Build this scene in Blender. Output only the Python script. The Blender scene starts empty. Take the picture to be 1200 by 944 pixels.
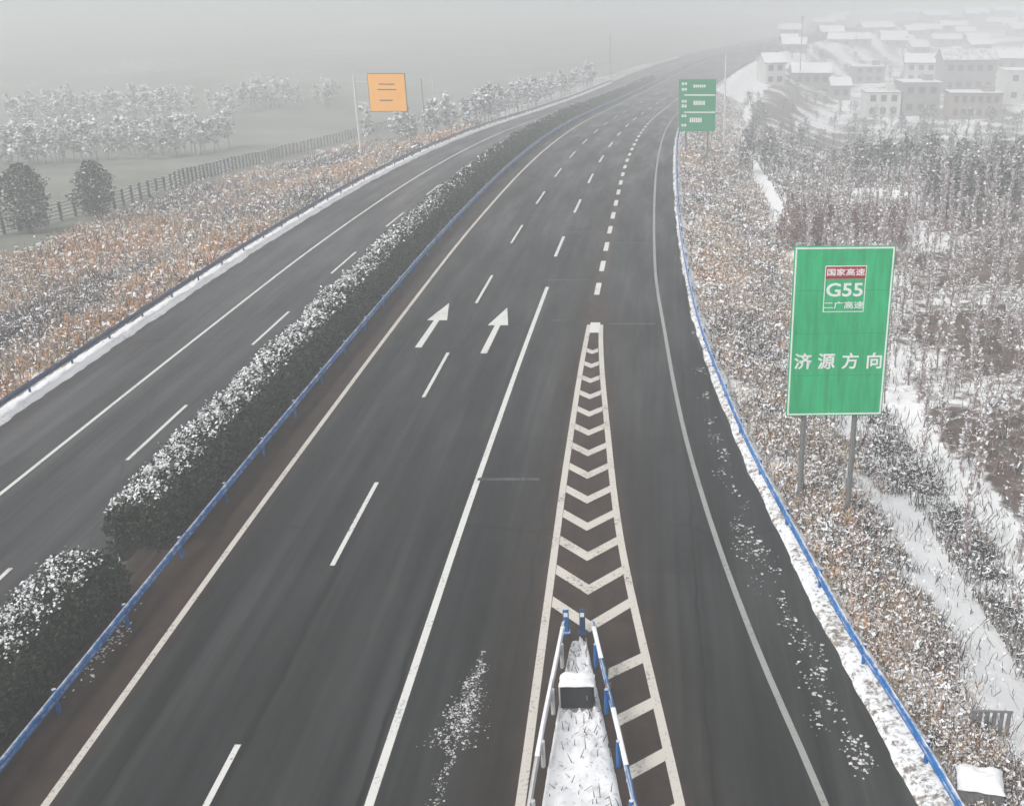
import bpy, math, random
import numpy as np

random.seed(7)
rng = np.random.default_rng(11)
S = bpy.context.scene
COL = S.collection
R = math.radians

# ------------------------------------------------------------------ camera, world, sun, exposure
CAM_H = 18.24
TILT = R(21.46)
FPX, PPX, PPY, IW, IH = 1248.95, 757.0, 455.0, 1200.0, 944.0
cd = bpy.data.cameras.new('camera')
cam = bpy.data.objects.new('camera', cd)
COL.objects.link(cam)
cam.location = (0, 0, CAM_H)
cam.rotation_euler = (R(90) - TILT, 0, 0)
cd.sensor_width = 36.0
cd.lens = FPX / IW * 36.0
cd.shift_x = (IW / 2 - PPX) / IW
cd.shift_y = (PPY - IH / 2) / IW
cd.clip_start = 0.5
cd.clip_end = 4000
S.camera = cam

SUN_EL, SUN_AZ = R(50), R(-130)          # azimuth measured from +Y towards +X
w = bpy.data.worlds.new('World')
S.world = w
w.use_nodes = True
nt = w.node_tree
nt.nodes.clear()
sky = nt.nodes.new('ShaderNodeTexSky')
sky.sky_type = 'NISHITA'
sky.sun_disc = False
sky.sun_elevation = SUN_EL
sky.sun_rotation = SUN_AZ
sky.air_density = 1.2
sky.dust_density = 6.0
sky.ozone_density = 1.0
hs = nt.nodes.new('ShaderNodeHueSaturation')
hs.inputs['Saturation'].default_value = 0.16
bg = nt.nodes.new('ShaderNodeBackground')
bg.inputs['Strength'].default_value = 0.15
wo = nt.nodes.new('ShaderNodeOutputWorld')
nt.links.new(sky.outputs[0], hs.inputs['Color'])
nt.links.new(hs.outputs[0], bg.inputs['Color'])
nt.links.new(bg.outputs[0], wo.inputs['Surface'])

sl = bpy.data.lights.new('sun', 'SUN')
sl.energy = 1.45
sl.angle = R(30)
sl.color = (1.0, 0.97, 0.93)
sun = bpy.data.objects.new('sun', sl)
COL.objects.link(sun)
# the lamp shines along its -Z: point it from the sky's sun direction
sd = np.array([math.sin(SUN_AZ) * math.cos(SUN_EL), math.cos(SUN_AZ) * math.cos(SUN_EL), math.sin(SUN_EL)])
from mathutils import Vector, Matrix
sun.rotation_euler = Vector(-sd).to_track_quat('-Z', 'Y').to_euler()

S.view_settings.view_transform = 'Standard'
S.view_settings.look = 'None'
S.view_settings.gamma = 1.0
S.view_settings.exposure = 0.10
S.cycles.volume_bounces = 3
S.cycles.max_bounces = 8
S.cycles.use_denoising = True
HAZE_DENSITY = 0.0036

# ------------------------------------------------------------------ numbers: road axis and offsets
def pchip(xs, ys):
    xs = np.array(xs, float); ys = np.array(ys, float)
    h = np.diff(xs); d = np.diff(ys) / h
    m = np.zeros_like(ys)
    m[0], m[-1] = d[0], d[-1]
    for i in range(1, len(xs) - 1):
        if d[i-1] * d[i] > 0:
            w1, w2 = 2*h[i] + h[i-1], h[i] + 2*h[i-1]
            m[i] = (w1 + w2) / (w1 / d[i-1] + w2 / d[i])
    def f(x):
        x = np.asarray(x, float)
        i = np.clip(np.searchsorted(xs, x) - 1, 0, len(xs) - 2)
        t = (x - xs[i]) / h[i]
        r = ((2*t**3 - 3*t**2 + 1) * ys[i] + (t**3 - 2*t**2 + t) * h[i] * m[i]
             + (-2*t**3 + 3*t**2) * ys[i+1] + (t**3 - t**2) * h[i] * m[i+1])
        r = np.where(x < xs[0], ys[0] + m[0] * (x - xs[0]), r)
        return np.where(x > xs[-1], ys[-1] + m[-1] * (x - xs[-1]), r)
    return f

axis = pchip([-60, 30, 45, 68, 92, 111, 154, 226, 270, 308, 350, 440, 600, 800],
             [0, 0, .12, .5, 1.1, 1.6, 3.4, 9.4, 15.0, 21.8, 31, 59, 140, 280])
rail_r = pchip([-40, 19, 23, 25.5, 31, 39.5, 45, 54, 66, 88, 110, 140, 600],
               [15, 7.2, 6.5, 6.0, 5.2, 4.05, 3.5, 2.75, 2.2, 1.7, 1.6, 1.5, 1.5])
shoulder_r = pchip([-40, 19.7, 22.8, 25.4, 32.4, 41.4, 54, 62, 88, 110, 140, 600],
                   [14.2, 6.4, 5.9, 5.55, 4.65, 3.6, 2.55, 2.15, 1.45, 1.25, 1.1, 1.1])
ramp_line = pchip([-40, 19.7, 26, 32.4, 42, 54, 68, 102, 150, 600],
                  [12, 4.2, 3.2, 2.4, 1.5, .8, .1, -.45, -.6, -.6])
gore_l = pchip([-40, 19.7, 24.5, 32.4, 37.9, 55.2, 60, 95, 120, 600],
               [-2.85, -2.95, -3.0, -3.1, -3.2, -3.4, -3.4, -3.7, -3.9, -3.9])
gore_r = pchip([-40, 19.7, 32.4, 39.5, 55.9, 60, 95, 120, 600],
               [8.2, .8, -.9, -1.55, -2.75, -2.9, -3.7, -3.9, -3.9])
ZL = -1.0        # the far carriageway lies a metre lower
def dz(Y):
    """the road runs gently downhill into the haze"""
    return -9.5 * (lambda t: t * t * (3 - 2 * t))(np.clip((np.asarray(Y, float) - 68) / 230, 0, 1))
def X(u, Y): return u + axis(Y)
def sstep(t):
    t = np.clip(t, 0, 1)
    return t * t * (3 - 2 * t)
def lump(x, y, s, k=0.0):
    """cheap smooth value in about -1..1"""
    return (np.sin(x * 1.31 / s + y * .57 / s + 1.7 + k) * np.cos(y * 1.13 / s - x * .41 / s + .6 + 2 * k)
            + .5 * np.sin(x * 2.7 / s - y * 1.9 / s + 3.1 * k) * np.cos(y * 2.3 / s + 1.3 + k)) / 1.4

def terrain(x, y):
    x = np.asarray(x, float); y = np.asarray(y, float)
    u = x - axis(y)
    dl = -30.4 - u
    zl = -1.18 - 3.1 * sstep(dl / 15) + .16 * sstep(dl / 4) * lump(x, y, 3.0)
    zl = zl - 2.5 * sstep((y - 112) / 90) * sstep((dl - 15) / 18) + 1.2 * sstep((dl - 60) / 60) + .5 * sstep(dl / 40) * lump(x, y, 24)
    dr = u - (rail_r(y) + .45)
    zr = -.16 - 2.7 * sstep(dr / 8.0) + .14 * sstep(dr / 2) * lump(x, y, 2.2, .7)
    zr = zr + .35 * sstep((dr - 6) / 20) * lump(x, y, 17, .3)
    hill = 3.0 * sstep((y - 220) / 400) * sstep((dr - 6) / 45)
    zr = zr + hill - 6.5 * sstep((y - 108) / 95) * sstep((dr - 9) / 22)
    zm = np.where(u > -17.2, -.3, -.3 - (np.clip((-17.2 - u) / .8, 0, 1)))
    z = np.where(dl > 0, zl, np.where(dr > 0, zr, zm))
    return z + dz(y)

def ray(px, py):
    dx = (px - PPX) / FPX; dy = -(py - PPY) / FPX
    return np.array([dx, math.cos(TILT) + dy * math.sin(TILT), -math.sin(TILT) + dy * math.cos(TILT)])
def at(px, py):
    """where the line of sight through a photo pixel meets the ground"""
    d = ray(px, py); o = np.array([0, 0, CAM_H]); t = 10.0
    while t < 900:
        p = o + d * t
        if p[2] <= terrain(p[0], p[1]): break
        t += .5
    lo, hi = t - .5, t
    for _ in range(20):
        m = (lo + hi) / 2; p = o + d * m
        if p[2] <= terrain(p[0], p[1]): hi = m
        else: lo = m
    return o + d * hi
def atY(px, py, Y):
    d = ray(px, py)
    return np.array([0, 0, CAM_H]) + d * (Y / d[1])

# ------------------------------------------------------------------ helpers: objects
def tag(o, label=None, cat=None, group=None, kind=None):
    if label: o['label'] = label
    if cat: o['category'] = cat
    if group: o['group'] = group
    if kind: o['kind'] = kind
    return o
def empty(name, loc, rz=0.0):
    o = bpy.data.objects.new(name, None)
    o.empty_display_size = .3
    o.location = loc; o.rotation_euler = (0, 0, rz)
    COL.objects.link(o)
    return o
def link(name, me, parent=None, loc=(0, 0, 0), rot=(0, 0, 0)):
    o = bpy.data.objects.new(name, me)
    o.location = loc; o.rotation_euler = rot
    COL.objects.link(o)
    if parent is not None: o.parent = parent
    return o
def build(name, V, F, mats, idx=None, smooth=False):
    """V: n x 3, F: m x 3 or m x 4 array (or list of mixed tuples)"""
    me = bpy.data.meshes.new(name)
    V = np.asarray(V, np.float32).reshape(-1, 3)
    if isinstance(F, np.ndarray):
        k = F.shape[1]; m = F.shape[0]
        me.vertices.add(len(V)); me.vertices.foreach_set('co', V.ravel())
        me.loops.add(m * k); me.loops.foreach_set('vertex_index', F.astype(np.int32).ravel())
        me.polygons.add(m)
        me.polygons.foreach_set('loop_start', np.arange(0, m * k, k, dtype=np.int32))
        me.polygons.foreach_set('loop_total', np.full(m, k, dtype=np.int32))
        me.update(calc_edges=True)
    else:
        me.from_pydata(V.tolist(), [], F)
        me.update()
    for m_ in (mats if isinstance(mats, (list, tuple)) else [mats]): me.materials.append(m_)
    if idx is not None: me.polygons.foreach_set('material_index', np.asarray(idx, np.int32))
    if smooth: me.polygons.foreach_set('use_smooth', np.ones(len(me.polygons), dtype=bool))
    me.validate()
    return me
class MB:
    """collects boxes, prisms and tubes into one mesh"""
    def __init__(s): s.v = []; s.f = []; s.i = []
    def add(s, V, F, mi=0):
        n = len(s.v); s.v += [tuple(p) for p in V]
        for f in F: s.f.append(tuple(n + a for a in f)); s.i.append(mi)
    def box(s, c, d, mi=0, bev=0.0, rz=0.0):
        hx, hy, hz = d[0] / 2, d[1] / 2, d[2] / 2
        b = min(bev, hx * .9, hy * .9, hz * .9)
        if b <= 0:
            V = [(x, y, z) for z in (-hz, hz) for x, y in ((-hx, -hy), (hx, -hy), (hx, hy), (-hx, hy))]
            F = [(3, 2, 1, 0), (4, 5, 6, 7)] + [(k, (k + 1) % 4, 4 + (k + 1) % 4, 4 + k) for k in range(4)]
        else:
            def ring(z, e):
                x, y = hx - e, hy - e
                q = b
                return [(-x, -y + q, z), (-x + q, -y, z), (x - q, -y, z), (x, -y + q, z), (x, y - q, z), (x - q, y, z), (-x + q, y, z), (-x, y - q, z)]
            V = ring(-hz, b * .5) + ring(-hz + b, 0) + ring(hz - b, 0) + ring(hz, b * .5)
            F = [tuple(range(7, -1, -1)), tuple(range(24, 32))]
            for r in range(3):
                F += [(r*8 + k, r*8 + (k+1) % 8, r*8 + 8 + (k+1) % 8, r*8 + 8 + k) for k in range(8)]
        ca, sa = math.cos(rz), math.sin(rz)
        s.add([(c[0] + x*ca - y*sa, c[1] + x*sa + y*ca, c[2] + z) for x, y, z in V], F, mi)
    def tube(s, p0, p1, r0, r1=None, n=10, mi=0):
        r1 = r0 if r1 is None else r1
        a = Vector(p0); b = Vector(p1); d = (b - a).normalized()
        t = Vector((1, 0, 0)) if abs(d.x) < .8 else Vector((0, 1, 0))
        e = d.cross(t).normalized(); g = d.cross(e)
        V = []
        for p, r in ((a, r0), (b, r1)):
            for k in range(n):
                q = 2 * math.pi * k / n
                V.append(tuple(p + (e * math.cos(q) + g * math.sin(q)) * r))
        F = [(k, (k+1) % n, n + (k+1) % n, n + k) for k in range(n)] + [tuple(range(n-1, -1, -1)), tuple(range(n, 2*n))]
        s.add(V, F, mi)
    def build(s, name, mats, parent=None, loc=(0, 0, 0), rot=(0, 0, 0), smooth=False):
        return link(name, build(name, s.v, s.f, mats, s.i, smooth), parent, loc, rot)

def ribbon(name, fL, fR, Ys, z, mat, thick=0.0):
    """flat strip between two x(Y) functions"""
    Ys = np.asarray(Ys, float); xl, xr = fL(Ys), fR(Ys); n = len(Ys)
    V = np.zeros((n, 2, 3)); V[:, 0, 0] = xl; V[:, 1, 0] = xr; V[:, :, 1] = Ys[:, None]; V[:, :, 2] = z + dz(Ys)[:, None]
    k = np.arange(n - 1) * 2
    F = np.stack([k, k + 1, k + 3, k + 2], 1)
    return link(name, build(name, V, F, mat))
def sweep(path, prof, closed=True):
    """path n x 3, prof m x 2 (sideways, up) -> V, F"""
    P = np.asarray(path, float); prof = np.asarray(prof, float)
    T = np.gradient(P[:, :2], axis=0); T /= np.linalg.norm(T, axis=1)[:, None]
    N = np.stack([T[:, 1], -T[:, 0]], 1)                      # to the right of travel
    n, m = len(P), len(prof)
    V = np.zeros((n, m, 3))
    V[:, :, 0] = P[:, None, 0] + N[:, None, 0] * prof[None, :, 0]
    V[:, :, 1] = P[:, None, 1] + N[:, None, 1] * prof[None, :, 0]
    V[:, :, 2] = P[:, None, 2] + prof[None, :, 1]
    F = []
    for j in range(m if closed else m - 1):
        j2 = (j + 1) % m
        a = np.arange(n - 1) * m
        F.append(np.stack([a + j, a + j2, a + m + j2, a + m + j], 1))
    F = [tuple(int(q) for q in r) for r in np.concatenate(F)]
    if closed:
        F += [tuple(range(m)), tuple((n - 1) * m + q for q in range(m - 1, -1, -1))]
    return V.reshape(-1, 3), F
def frusta(P0, P1, r0, r1, n=4):
    """many tapered tubes at once"""
    P0 = np.asarray(P0, float); P1 = np.asarray(P1, float); r0 = np.asarray(r0, float); r1 = np.asarray(r1, float)
    D = P1 - P0; D /= np.maximum(np.linalg.norm(D, axis=1), 1e-6)[:, None]
    T = np.where(np.abs(D[:, :1]) < .8, np.array([[1., 0, 0]]), np.array([[0, 1., 0]]))
    E = np.cross(D, T); E /= np.linalg.norm(E, axis=1)[:, None]; G = np.cross(D, E)
    q = 2 * np.pi * np.arange(n) / n
    off = E[:, None, :] * np.cos(q)[None, :, None] + G[:, None, :] * np.sin(q)[None, :, None]
    V = np.concatenate([P0[:, None] + off * r0[:, None, None], P1[:, None] + off * r1[:, None, None]], 1)
    b = np.arange(len(P0))[:, None] * 2 * n; k = np.arange(n)[None]
    F = np.stack([b + k, b + (k + 1) % n, b + n + (k + 1) % n, b + n + k], 2).reshape(-1, 4)
    return V.reshape(-1, 3), F
def flakes(C, size, tilt=1.0, squash=.7):
    """small quads scattered at C; tilt 0 lies flat, 1 any way up"""
    C = np.asarray(C, float); n = len(C)
    N = rng.normal(size=(n, 3)); N[:, 2] = np.abs(N[:, 2]) + (1 - tilt) * 3
    N /= np.linalg.norm(N, axis=1)[:, None]
    A = np.cross(N, rng.normal(size=(n, 3))); A /= np.linalg.norm(A, axis=1)[:, None]
    B = np.cross(N, A)
    s = (np.asarray(size) * np.ones(n))[:, None]
    j = rng.uniform(.6, 1.2, (n, 4, 1))
    V = np.stack([C - A*s*j[:, 0] - B*s*squash*j[:, 1], C + A*s*j[:, 1] - B*s*squash*j[:, 2],
                  C + A*s*j[:, 2] + B*s*squash*j[:, 3], C - A*s*j[:, 3] + B*s*squash*j[:, 0]], 1)
    F = np.arange(n * 4).reshape(n, 4)
    return V.reshape(-1, 3), F
def blobs(C, sx, sz):
    """small rounded lumps (snow clods): a 6-sided dome each"""
    C = np.asarray(C, float); n = len(C)
    sx = np.asarray(sx) * np.ones(n); sz = np.asarray(sz) * np.ones(n)
    k = 6; q = 2 * np.pi * np.arange(k) / k
    V = np.zeros((n, 2 * k + 1, 3))
    j1 = rng.uniform(.45, 1.55, (n, k)); j2 = j1 * rng.uniform(.4, .75, (n, k))
    q = q[None] + rng.uniform(0, 1, (n, 1))
    for r, (jj, hz) in enumerate(((j1, 0.0), (j2, .7))):
        V[:, r*k:(r+1)*k, 0] = C[:, :1] + np.cos(q) * jj * sx[:, None]
        V[:, r*k:(r+1)*k, 1] = C[:, 1:2] + np.sin(q) * jj * sx[:, None]
        V[:, r*k:(r+1)*k, 2] = C[:, 2:] + hz * sz[:, None]
    V[:, 2*k] = C; V[:, 2*k, 2] += sz
    b = np.arange(n)[:, None] * (2*k + 1); kk = np.arange(k)[None]
    F1 = np.stack([b + kk, b + (kk+1) % k, b + k + (kk+1) % k, b + k + kk], 2).reshape(-1, 4)
    F2 = np.stack([b + k + kk, b + k + (kk+1) % k, np.broadcast_to(b + 2*k, (n, k)), np.broadcast_to(b + 2*k, (n, k))], 2).reshape(-1, 4)
    return V.reshape(-1, 3), F1, F2[:, :3]
def join(parts):
    """[(V, F, mat_index)] with F quads -> V, F, idx"""
    vs, fs, ids, n = [], [], [], 0
    for V, F, mi in parts:
        vs.append(V); fs.append(F + n); n += len(V)
        ids.append(np.asarray(mi) * np.ones(len(F), dtype=int))
    return np.concatenate(vs), np.concatenate(fs), np.concatenate(ids)

# ------------------------------------------------------------------ materials
def new_mat(name):
    m = bpy.data.materials.new(name); m.use_nodes = True
    t = m.node_tree; b = t.nodes['Principled BSDF']
    return m, t, b
def node(t, kind, **kw):
    n = t.nodes.new(kind)
    for k, v in kw.items(): setattr(n, k, v)
    return n
def ramp(t, fac, stops):
    r = node(t, 'ShaderNodeValToRGB')
    e = r.color_ramp.elements
    while len(e) < len(stops): e.new(.5)
    for k, (p, c) in enumerate(stops):
        e[k].position = p
        e[k].color = (c, c, c, 1) if isinstance(c, (int, float)) else (*c, 1)
    t.links.new(fac, r.inputs[0])
    return r.outputs[0]
def noise(t, scale, detail=4, rough=.6, vec=None, stretch=None):
    g = node(t, 'ShaderNodeNewGeometry')
    v = vec if vec is not None else g.outputs['Position']
    if stretch:
        mp = node(t, 'ShaderNodeMapping'); mp.inputs['Scale'].default_value = stretch
        t.links.new(v, mp.inputs[0]); v = mp.outputs[0]
    n = node(t, 'ShaderNodeTexNoise')
    n.inputs['Scale'].default_value = scale; n.inputs['Detail'].default_value = detail; n.inputs['Roughness'].default_value = rough
    t.links.new(v, n.inputs['Vector'])
    return n.outputs['Fac']
def mix(t, a, b, f, mode='MIX'):
    m = node(t, 'ShaderNodeMix', data_type='RGBA', blend_type=mode)
    for s_, v in ((0, f), (6, a), (7, b)):
        if hasattr(v, 'links'): t.links.new(v, m.inputs[s_])
        elif s_ == 0: m.inputs[0].default_value = v
        else: m.inputs[s_].default_value = (*v, 1)
    return m.outputs[2]
def math_(t, op, a, b=None):
    m = node(t, 'ShaderNodeMath', operation=op)
    for s_, v in ((0, a), (1, b)):
        if v is None: continue
        if hasattr(v, 'links'): t.links.new(v, m.inputs[s_])
        else: m.inputs[s_].default_value = v
    return m.outputs[0]
def bump(t, b, h, strength=.3, dist=.05):
    n = node(t, 'ShaderNodeBump'); n.inputs['Strength'].default_value = strength; n.inputs['Distance'].default_value = dist
    t.links.new(h, n.inputs['Height']); t.links.new(n.outputs[0], b.inputs['Normal'])
def attr(t, name):
    return node(t, 'ShaderNodeAttribute', attribute_name=name).outputs['Fac']
def simple(name, c1, c2=None, scale=3.0, rough=.8, metal=0.0, bmp=0.0, spec=.3, emit=0.0):
    m, t, b = new_mat(name)
    f = noise(t, scale)
    col = ramp(t, f, [(.35, c1), (.65, c2 or c1)])
    t.links.new(col, b.inputs['Base Color'])
    b.inputs['Roughness'].default_value = rough; b.inputs['Metallic'].default_value = metal
    b.inputs['Specular IOR Level'].default_value = spec
    if bmp: bump(t, b, f, bmp)
    if emit:
        t.links.new(col, b.inputs['Emission Color']); b.inputs['Emission Strength'].default_value = emit
    return m
def snowed(name, base, base2, lo=.15, hi=.55, snow=(.78, .79, .8), scale=2.0, rough=.85, patch=.0):
    """a surface carrying snow wherever it faces up, broken by noise"""
    m, t, b = new_mat(name)
    g = node(t, 'ShaderNodeNewGeometry')
    sp = node(t, 'ShaderNodeSeparateXYZ'); t.links.new(g.outputs['True Normal'], sp.inputs[0])
    nz = math_(t, 'ABSOLUTE', sp.outputs[2])
    f = noise(t, scale, 5, .7)
    k = math_(t, 'ADD', nz, math_(t, 'MULTIPLY', math_(t, 'SUBTRACT', f, .5), 1.2))
    k = math_(t, 'ADD', k, patch)
    msk = ramp(t, k, [(lo, 0.0), (hi, 1.0)])
    bc = ramp(t, noise(t, scale * .7), [(.35, base), (.65, base2)])
    t.links.new(mix(t, bc, snow, msk), b.inputs['Base Color'])
    b.inputs['Roughness'].default_value = rough; b.inputs['Specular IOR Level'].default_value = .2
    return m

M = {}
M['snow'] = simple('snow', (.74, .75, .77), (.84, .85, .86), 3.5, .75, bmp=.4, spec=.2)
M['dirty_snow'] = simple('dirty_snow', (.30, .29, .28), (.70, .70, .71), 5.0, .8, bmp=.4, spec=.2)
M['leaf_dark'] = simple('hedge_leaf', (.012, .022, .012), (.03, .045, .02), 2.0, .6)
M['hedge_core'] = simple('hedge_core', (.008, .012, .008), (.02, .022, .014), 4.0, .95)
M['twig_dark'] = simple('dark_twig', (.022, .017, .016), (.06, .048, .045), 2.0, .9)
M['twig_pink'] = simple('pinkish_dry_stem', (.24, .18, .17), (.42, .33, .31), 1.5, .9)
M['straw'] = simple('straw_stem', (.38, .27, .16), (.60, .46, .31), 1.5, .9)
M['rust_leaf'] = simple('rust_leaf', (.50, .22, .07), (.68, .36, .15), 1.5, .9)
M['grey_twig'] = simple('grey_twig', (.13, .135, .13), (.22, .22, .21), 1.5, .9)
M['bark'] = snowed('frosted_bark', (.20, .135, .135), (.34, .245, .24), .10, .65, scale=5)
M['bark_red'] = snowed('reddish_bark', (.16, .075, .07), (.26, .13, .12), .75, 1.3, scale=4)
M['bark_dark'] = snowed('dark_bark', (.05, .05, .05), (.10, .10, .095), .45, 1.0, scale=3)
M['bark_frost'] = snowed('white_frosted_bark', (.2, .2, .2), (.3, .3, .3), .0, .55, scale=1)
M['conifer'] = snowed('conifer_needles', (.015, .03, .02), (.035, .055, .035), .75, 1.25, scale=1.5)
M['galv'] = simple('galvanised_steel', (.30, .31, .32), (.42, .43, .44), 6, .45, .7)
M['pole_grey'] = simple('grey_painted_pole', (.16, .165, .165), (.22, .22, .22), 6, .5, .1)
M['pole_pale'] = simple('pale_painted_pole', (.62, .63, .63), (.72, .73, .73), 4, .5)
M['blue_rail'] = snowed('blue_painted_rail', (.008, .09, .30), (.02, .17, .46), .66, 1.1, (.6, .62, .66), 2.6, .45)
M['blue_dark'] = simple('dark_blue_rail', (.02, .05, .12), (.03, .08, .18), 1.6, .45, .1)
M['black_box'] = simple('black_cabinet_paint', (.010, .010, .011), (.018, .018, .019), 5, .35)
M['grey_metal'] = simple('grey_sheet_metal', (.16, .16, .165), (.24, .24, .245), 5, .5, .2)
M['pale_metal'] = simple('pale_sheet_metal', (.5, .5, .5), (.6, .6, .6), 5, .5, .2)
M['sign_green'] = simple('green_reflective_sheet', (.014, .44, .17), (.022, .48, .19), .7, .45, spec=.4)
M['sign_green_far'] = simple('faded_green_sheet', (.008, .26, .12), (.014, .30, .14), .7, .5)
M['sign_white'] = simple('white_reflective_sheet', (.78, .8, .79), (.86, .87, .86), 3, .5)
M['sign_red'] = simple('red_reflective_sheet', (.33, .012, .03), (.40, .02, .04), 3, .5)
M['orange_led'] = simple('orange_lit_panel', (.80, .33, .001), (.86, .38, .002), .8, .5, emit=.30)
M['sign_black'] = simple('black_lettering', (.05, .03, .01), (.07, .04, .02), 3, .6)
M['amber'] = simple('amber_reflector', (.7, .22, .03), (.75, .3, .05), 5, .3)
M['fence'] = snowed('dark_fence_wire', (.02, .028, .032), (.04, .05, .055), .7, 1.1, scale=4)
M['wall_a'] = simple('pale_render', (.48, .48, .47), (.60, .60, .58), .8, .85)
M['wall_b'] = simple('grey_brick', (.20, .20, .20), (.30, .29, .28), .8, .9)
M['wall_c'] = simple('brown_brick', (.24, .20, .18), (.34, .29, .26), .8, .9)
M['window'] = simple('dark_window', (.03, .035, .04), (.05, .055, .06), 2, .2)
M['roof'] = snowed('snowy_roof_tiles', (.12, .11, .11), (.2, .19, .18), .0, .5, scale=.5)
M['roof_bare'] = snowed('half_bare_roof_tiles', (.13, .13, .135), (.2, .2, .2), .65, 1.25, scale=.5)
M['roof_blue'] = simple('blue_sheet_roof', (.08, .10, .45), (.12, .14, .55), .8, .5)

def sign_sheet(name, c, c2):
    m, t, b = new_mat(name)
    col = ramp(t, noise(t, .7), [(.35, c), (.65, c2)])
    g_ = noise(t, 1.0, 5, .65, None, (5, 5, .5))
    col = mix(t, col, ramp(t, g_, [(.35, .72), (.6, 1.0)]), 1.0, 'MULTIPLY')
    t.links.new(col, b.inputs['Base Color']); b.inputs['Roughness'].default_value = .45
    return m
M['sign_green'] = sign_sheet('green_reflective_sheet', (.014, .44, .17), (.022, .50, .20))
M['seam_green'] = simple('dark_green_seam', (.008, .22, .09), (.01, .26, .10), 2, .6)
# asphalt: wheel tracks, seams and mud live in per-vertex attributes of the pavement
SEAMS = ((-10.12, .085), (-6.76, .06), (-20.4, .085), (-12.9, .04), (-3.7, .05), (1.6, .05))
def asphalt(name, a, b_, rough_lo, rough_hi):
    m, t, b = new_mat(name)
    uv = node(t, 'ShaderNodeUVMap').outputs[0]           # u = metres across, v = metres along
    big = noise(t, .22, 5, .6, uv, (1.6, .35, 1))
    fine = noise(t, 38.0, 3, .7)
    base = ramp(t, big, [(.3, a), (.7, b_)])
    grit = ramp(t, fine, [(.25, .62), (.75, 1.38)])
    col = mix(t, base, grit, 1.0, 'MULTIPLY')
    streak = noise(t, 1.2, 3, .6, uv, (2.2, .045, 1))
    col = mix(t, col, ramp(t, streak, [(.3, .50), (.72, 1.55)]), 1.0, 'MULTIPLY')
    track = attr(t, 'track')
    col = mix(t, col, ramp(t, track, [(0, 1.08), (1, .66)]), 1.0, 'MULTIPLY')
    # tar seam along the lanes and a few transverse joints
    sx = node(t, 'ShaderNodeSeparateXYZ'); t.links.new(uv, sx.inputs[0])
    wv = math_(t, 'MULTIPLY', math_(t, 'SUBTRACT', noise(t, .5, 3, .6, uv), .5), .35)
    for c0, wd in SEAMS:
        dlt = math_(t, 'ABSOLUTE', math_(t, 'ADD', math_(t, 'SUBTRACT', sx.outputs[0], c0), wv))
        col = mix(t, col, (.006, .006, .006), math_(t, 'MULTIPLY', ramp(t, dlt, [(wd * .6, 1.0), (wd * 1.6, 0.0)]), ramp(t, noise(t, .12, 3, .5, uv, (1, .3, 1)), [(.36, 0.0), (.48, .9)])))
    jv = math_(t, 'ADD', sx.outputs[1], math_(t, 'MULTIPLY', noise(t, .35, 2, .5, uv), 3.0))
    jm = math_(t, 'ABSOLUTE', math_(t, 'SUBTRACT', math_(t, 'FRACT', math_(t, 'DIVIDE', jv, 23.0)), .5))
    col = mix(t, col, (.006, .006, .006), math_(t, 'MULTIPLY', ramp(t, jm, [(.002, 1.0), (.0045, 0.0)]), ramp(t, noise(t, .25, 2, .5, uv), [(.38, 0.0), (.48, .85)])))
    # rectangular repairs of another shade
    br = node(t, 'ShaderNodeTexBrick'); br.inputs['Scale'].default_value = 1.0
    br.inputs['Brick Width'].default_value = 3.75; br.inputs['Row Height'].default_value = 11.0; br.inputs['Mortar Size'].default_value = 0.0
    br.inputs['Color1'].default_value = (.78, .78, .78, 1); br.inputs['Color2'].default_value = (1.28, 1.28, 1.28, 1)
    mpb = node(t, 'ShaderNodeMapping'); mpb.inputs['Location'].default_value = (.65, 3, 0)
    t.links.new(uv, mpb.inputs[0]); t.links.new(mpb.outputs[0], br.inputs['Vector'])
    col = mix(t, col, br.outputs['Color'], .75, 'MULTIPLY')
    # hairline cracks
    vo = node(t, 'ShaderNodeTexVoronoi', feature='DISTANCE_TO_EDGE'); vo.inputs['Scale'].default_value = .16
    wob = node(t, 'ShaderNodeTexNoise'); wob.inputs['Scale'].default_value = .8
    t.links.new(uv, wob.inputs['Vector'])
    va = node(t, 'ShaderNodeMix', data_type='RGBA'); va.inputs[0].default_value = .35
    sc = node(t, 'ShaderNodeMapping'); sc.inputs['Scale'].default_value = (1, .45, 1)
    t.links.new(uv, sc.inputs[0])
    t.links.new(sc.outputs[0], va.inputs[6]); t.links.new(wob.outputs['Color'], va.inputs[7])
    t.links.new(va.outputs[2], vo.inputs['Vector'])
    crack = ramp(t, vo.outputs[0], [(.0, .0), (.010, 1.0)])
    gate = ramp(t, noise(t, .09, 2, .5), [(.48, 1.0), (.56, 0.0)])
    crack = math_(t, 'MAXIMUM', crack, gate)
    col = mix(t, (.014, .014, .015), col, math_(t, 'ADD', math_(t, 'MULTIPLY', crack, .55), .45))
    mudn = noise(t, .9, 5, .65, uv, (1, .25, 1))
    mk = math_(t, 'MULTIPLY', attr(t, 'mud'), ramp(t, mudn, [(.3, .5), (.6, 1.0)]))
    mudc = ramp(t, noise(t, 1.4, 4), [(.3, (.028, .016, .010)), (.7, (.060, .037, .025))])
    col = mix(t, col, mudc, mk)
    t.links.new(col, b.inputs['Base Color'])
    rr = ramp(t, noise(t, .35, 4, .6, uv, (1.5, .2, 1)), [(.3, rough_lo), (.7, rough_hi)])
    t.links.new(rr, b.inputs['Roughness'])
    b.inputs['Specular IOR Level'].default_value = .2
    bump(t, b, fine, .35, .01)
    return m
M['asphalt'] = asphalt('wet_asphalt', (.010, .0105, .0105), (.034, .035, .035), .30, .68)
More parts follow.
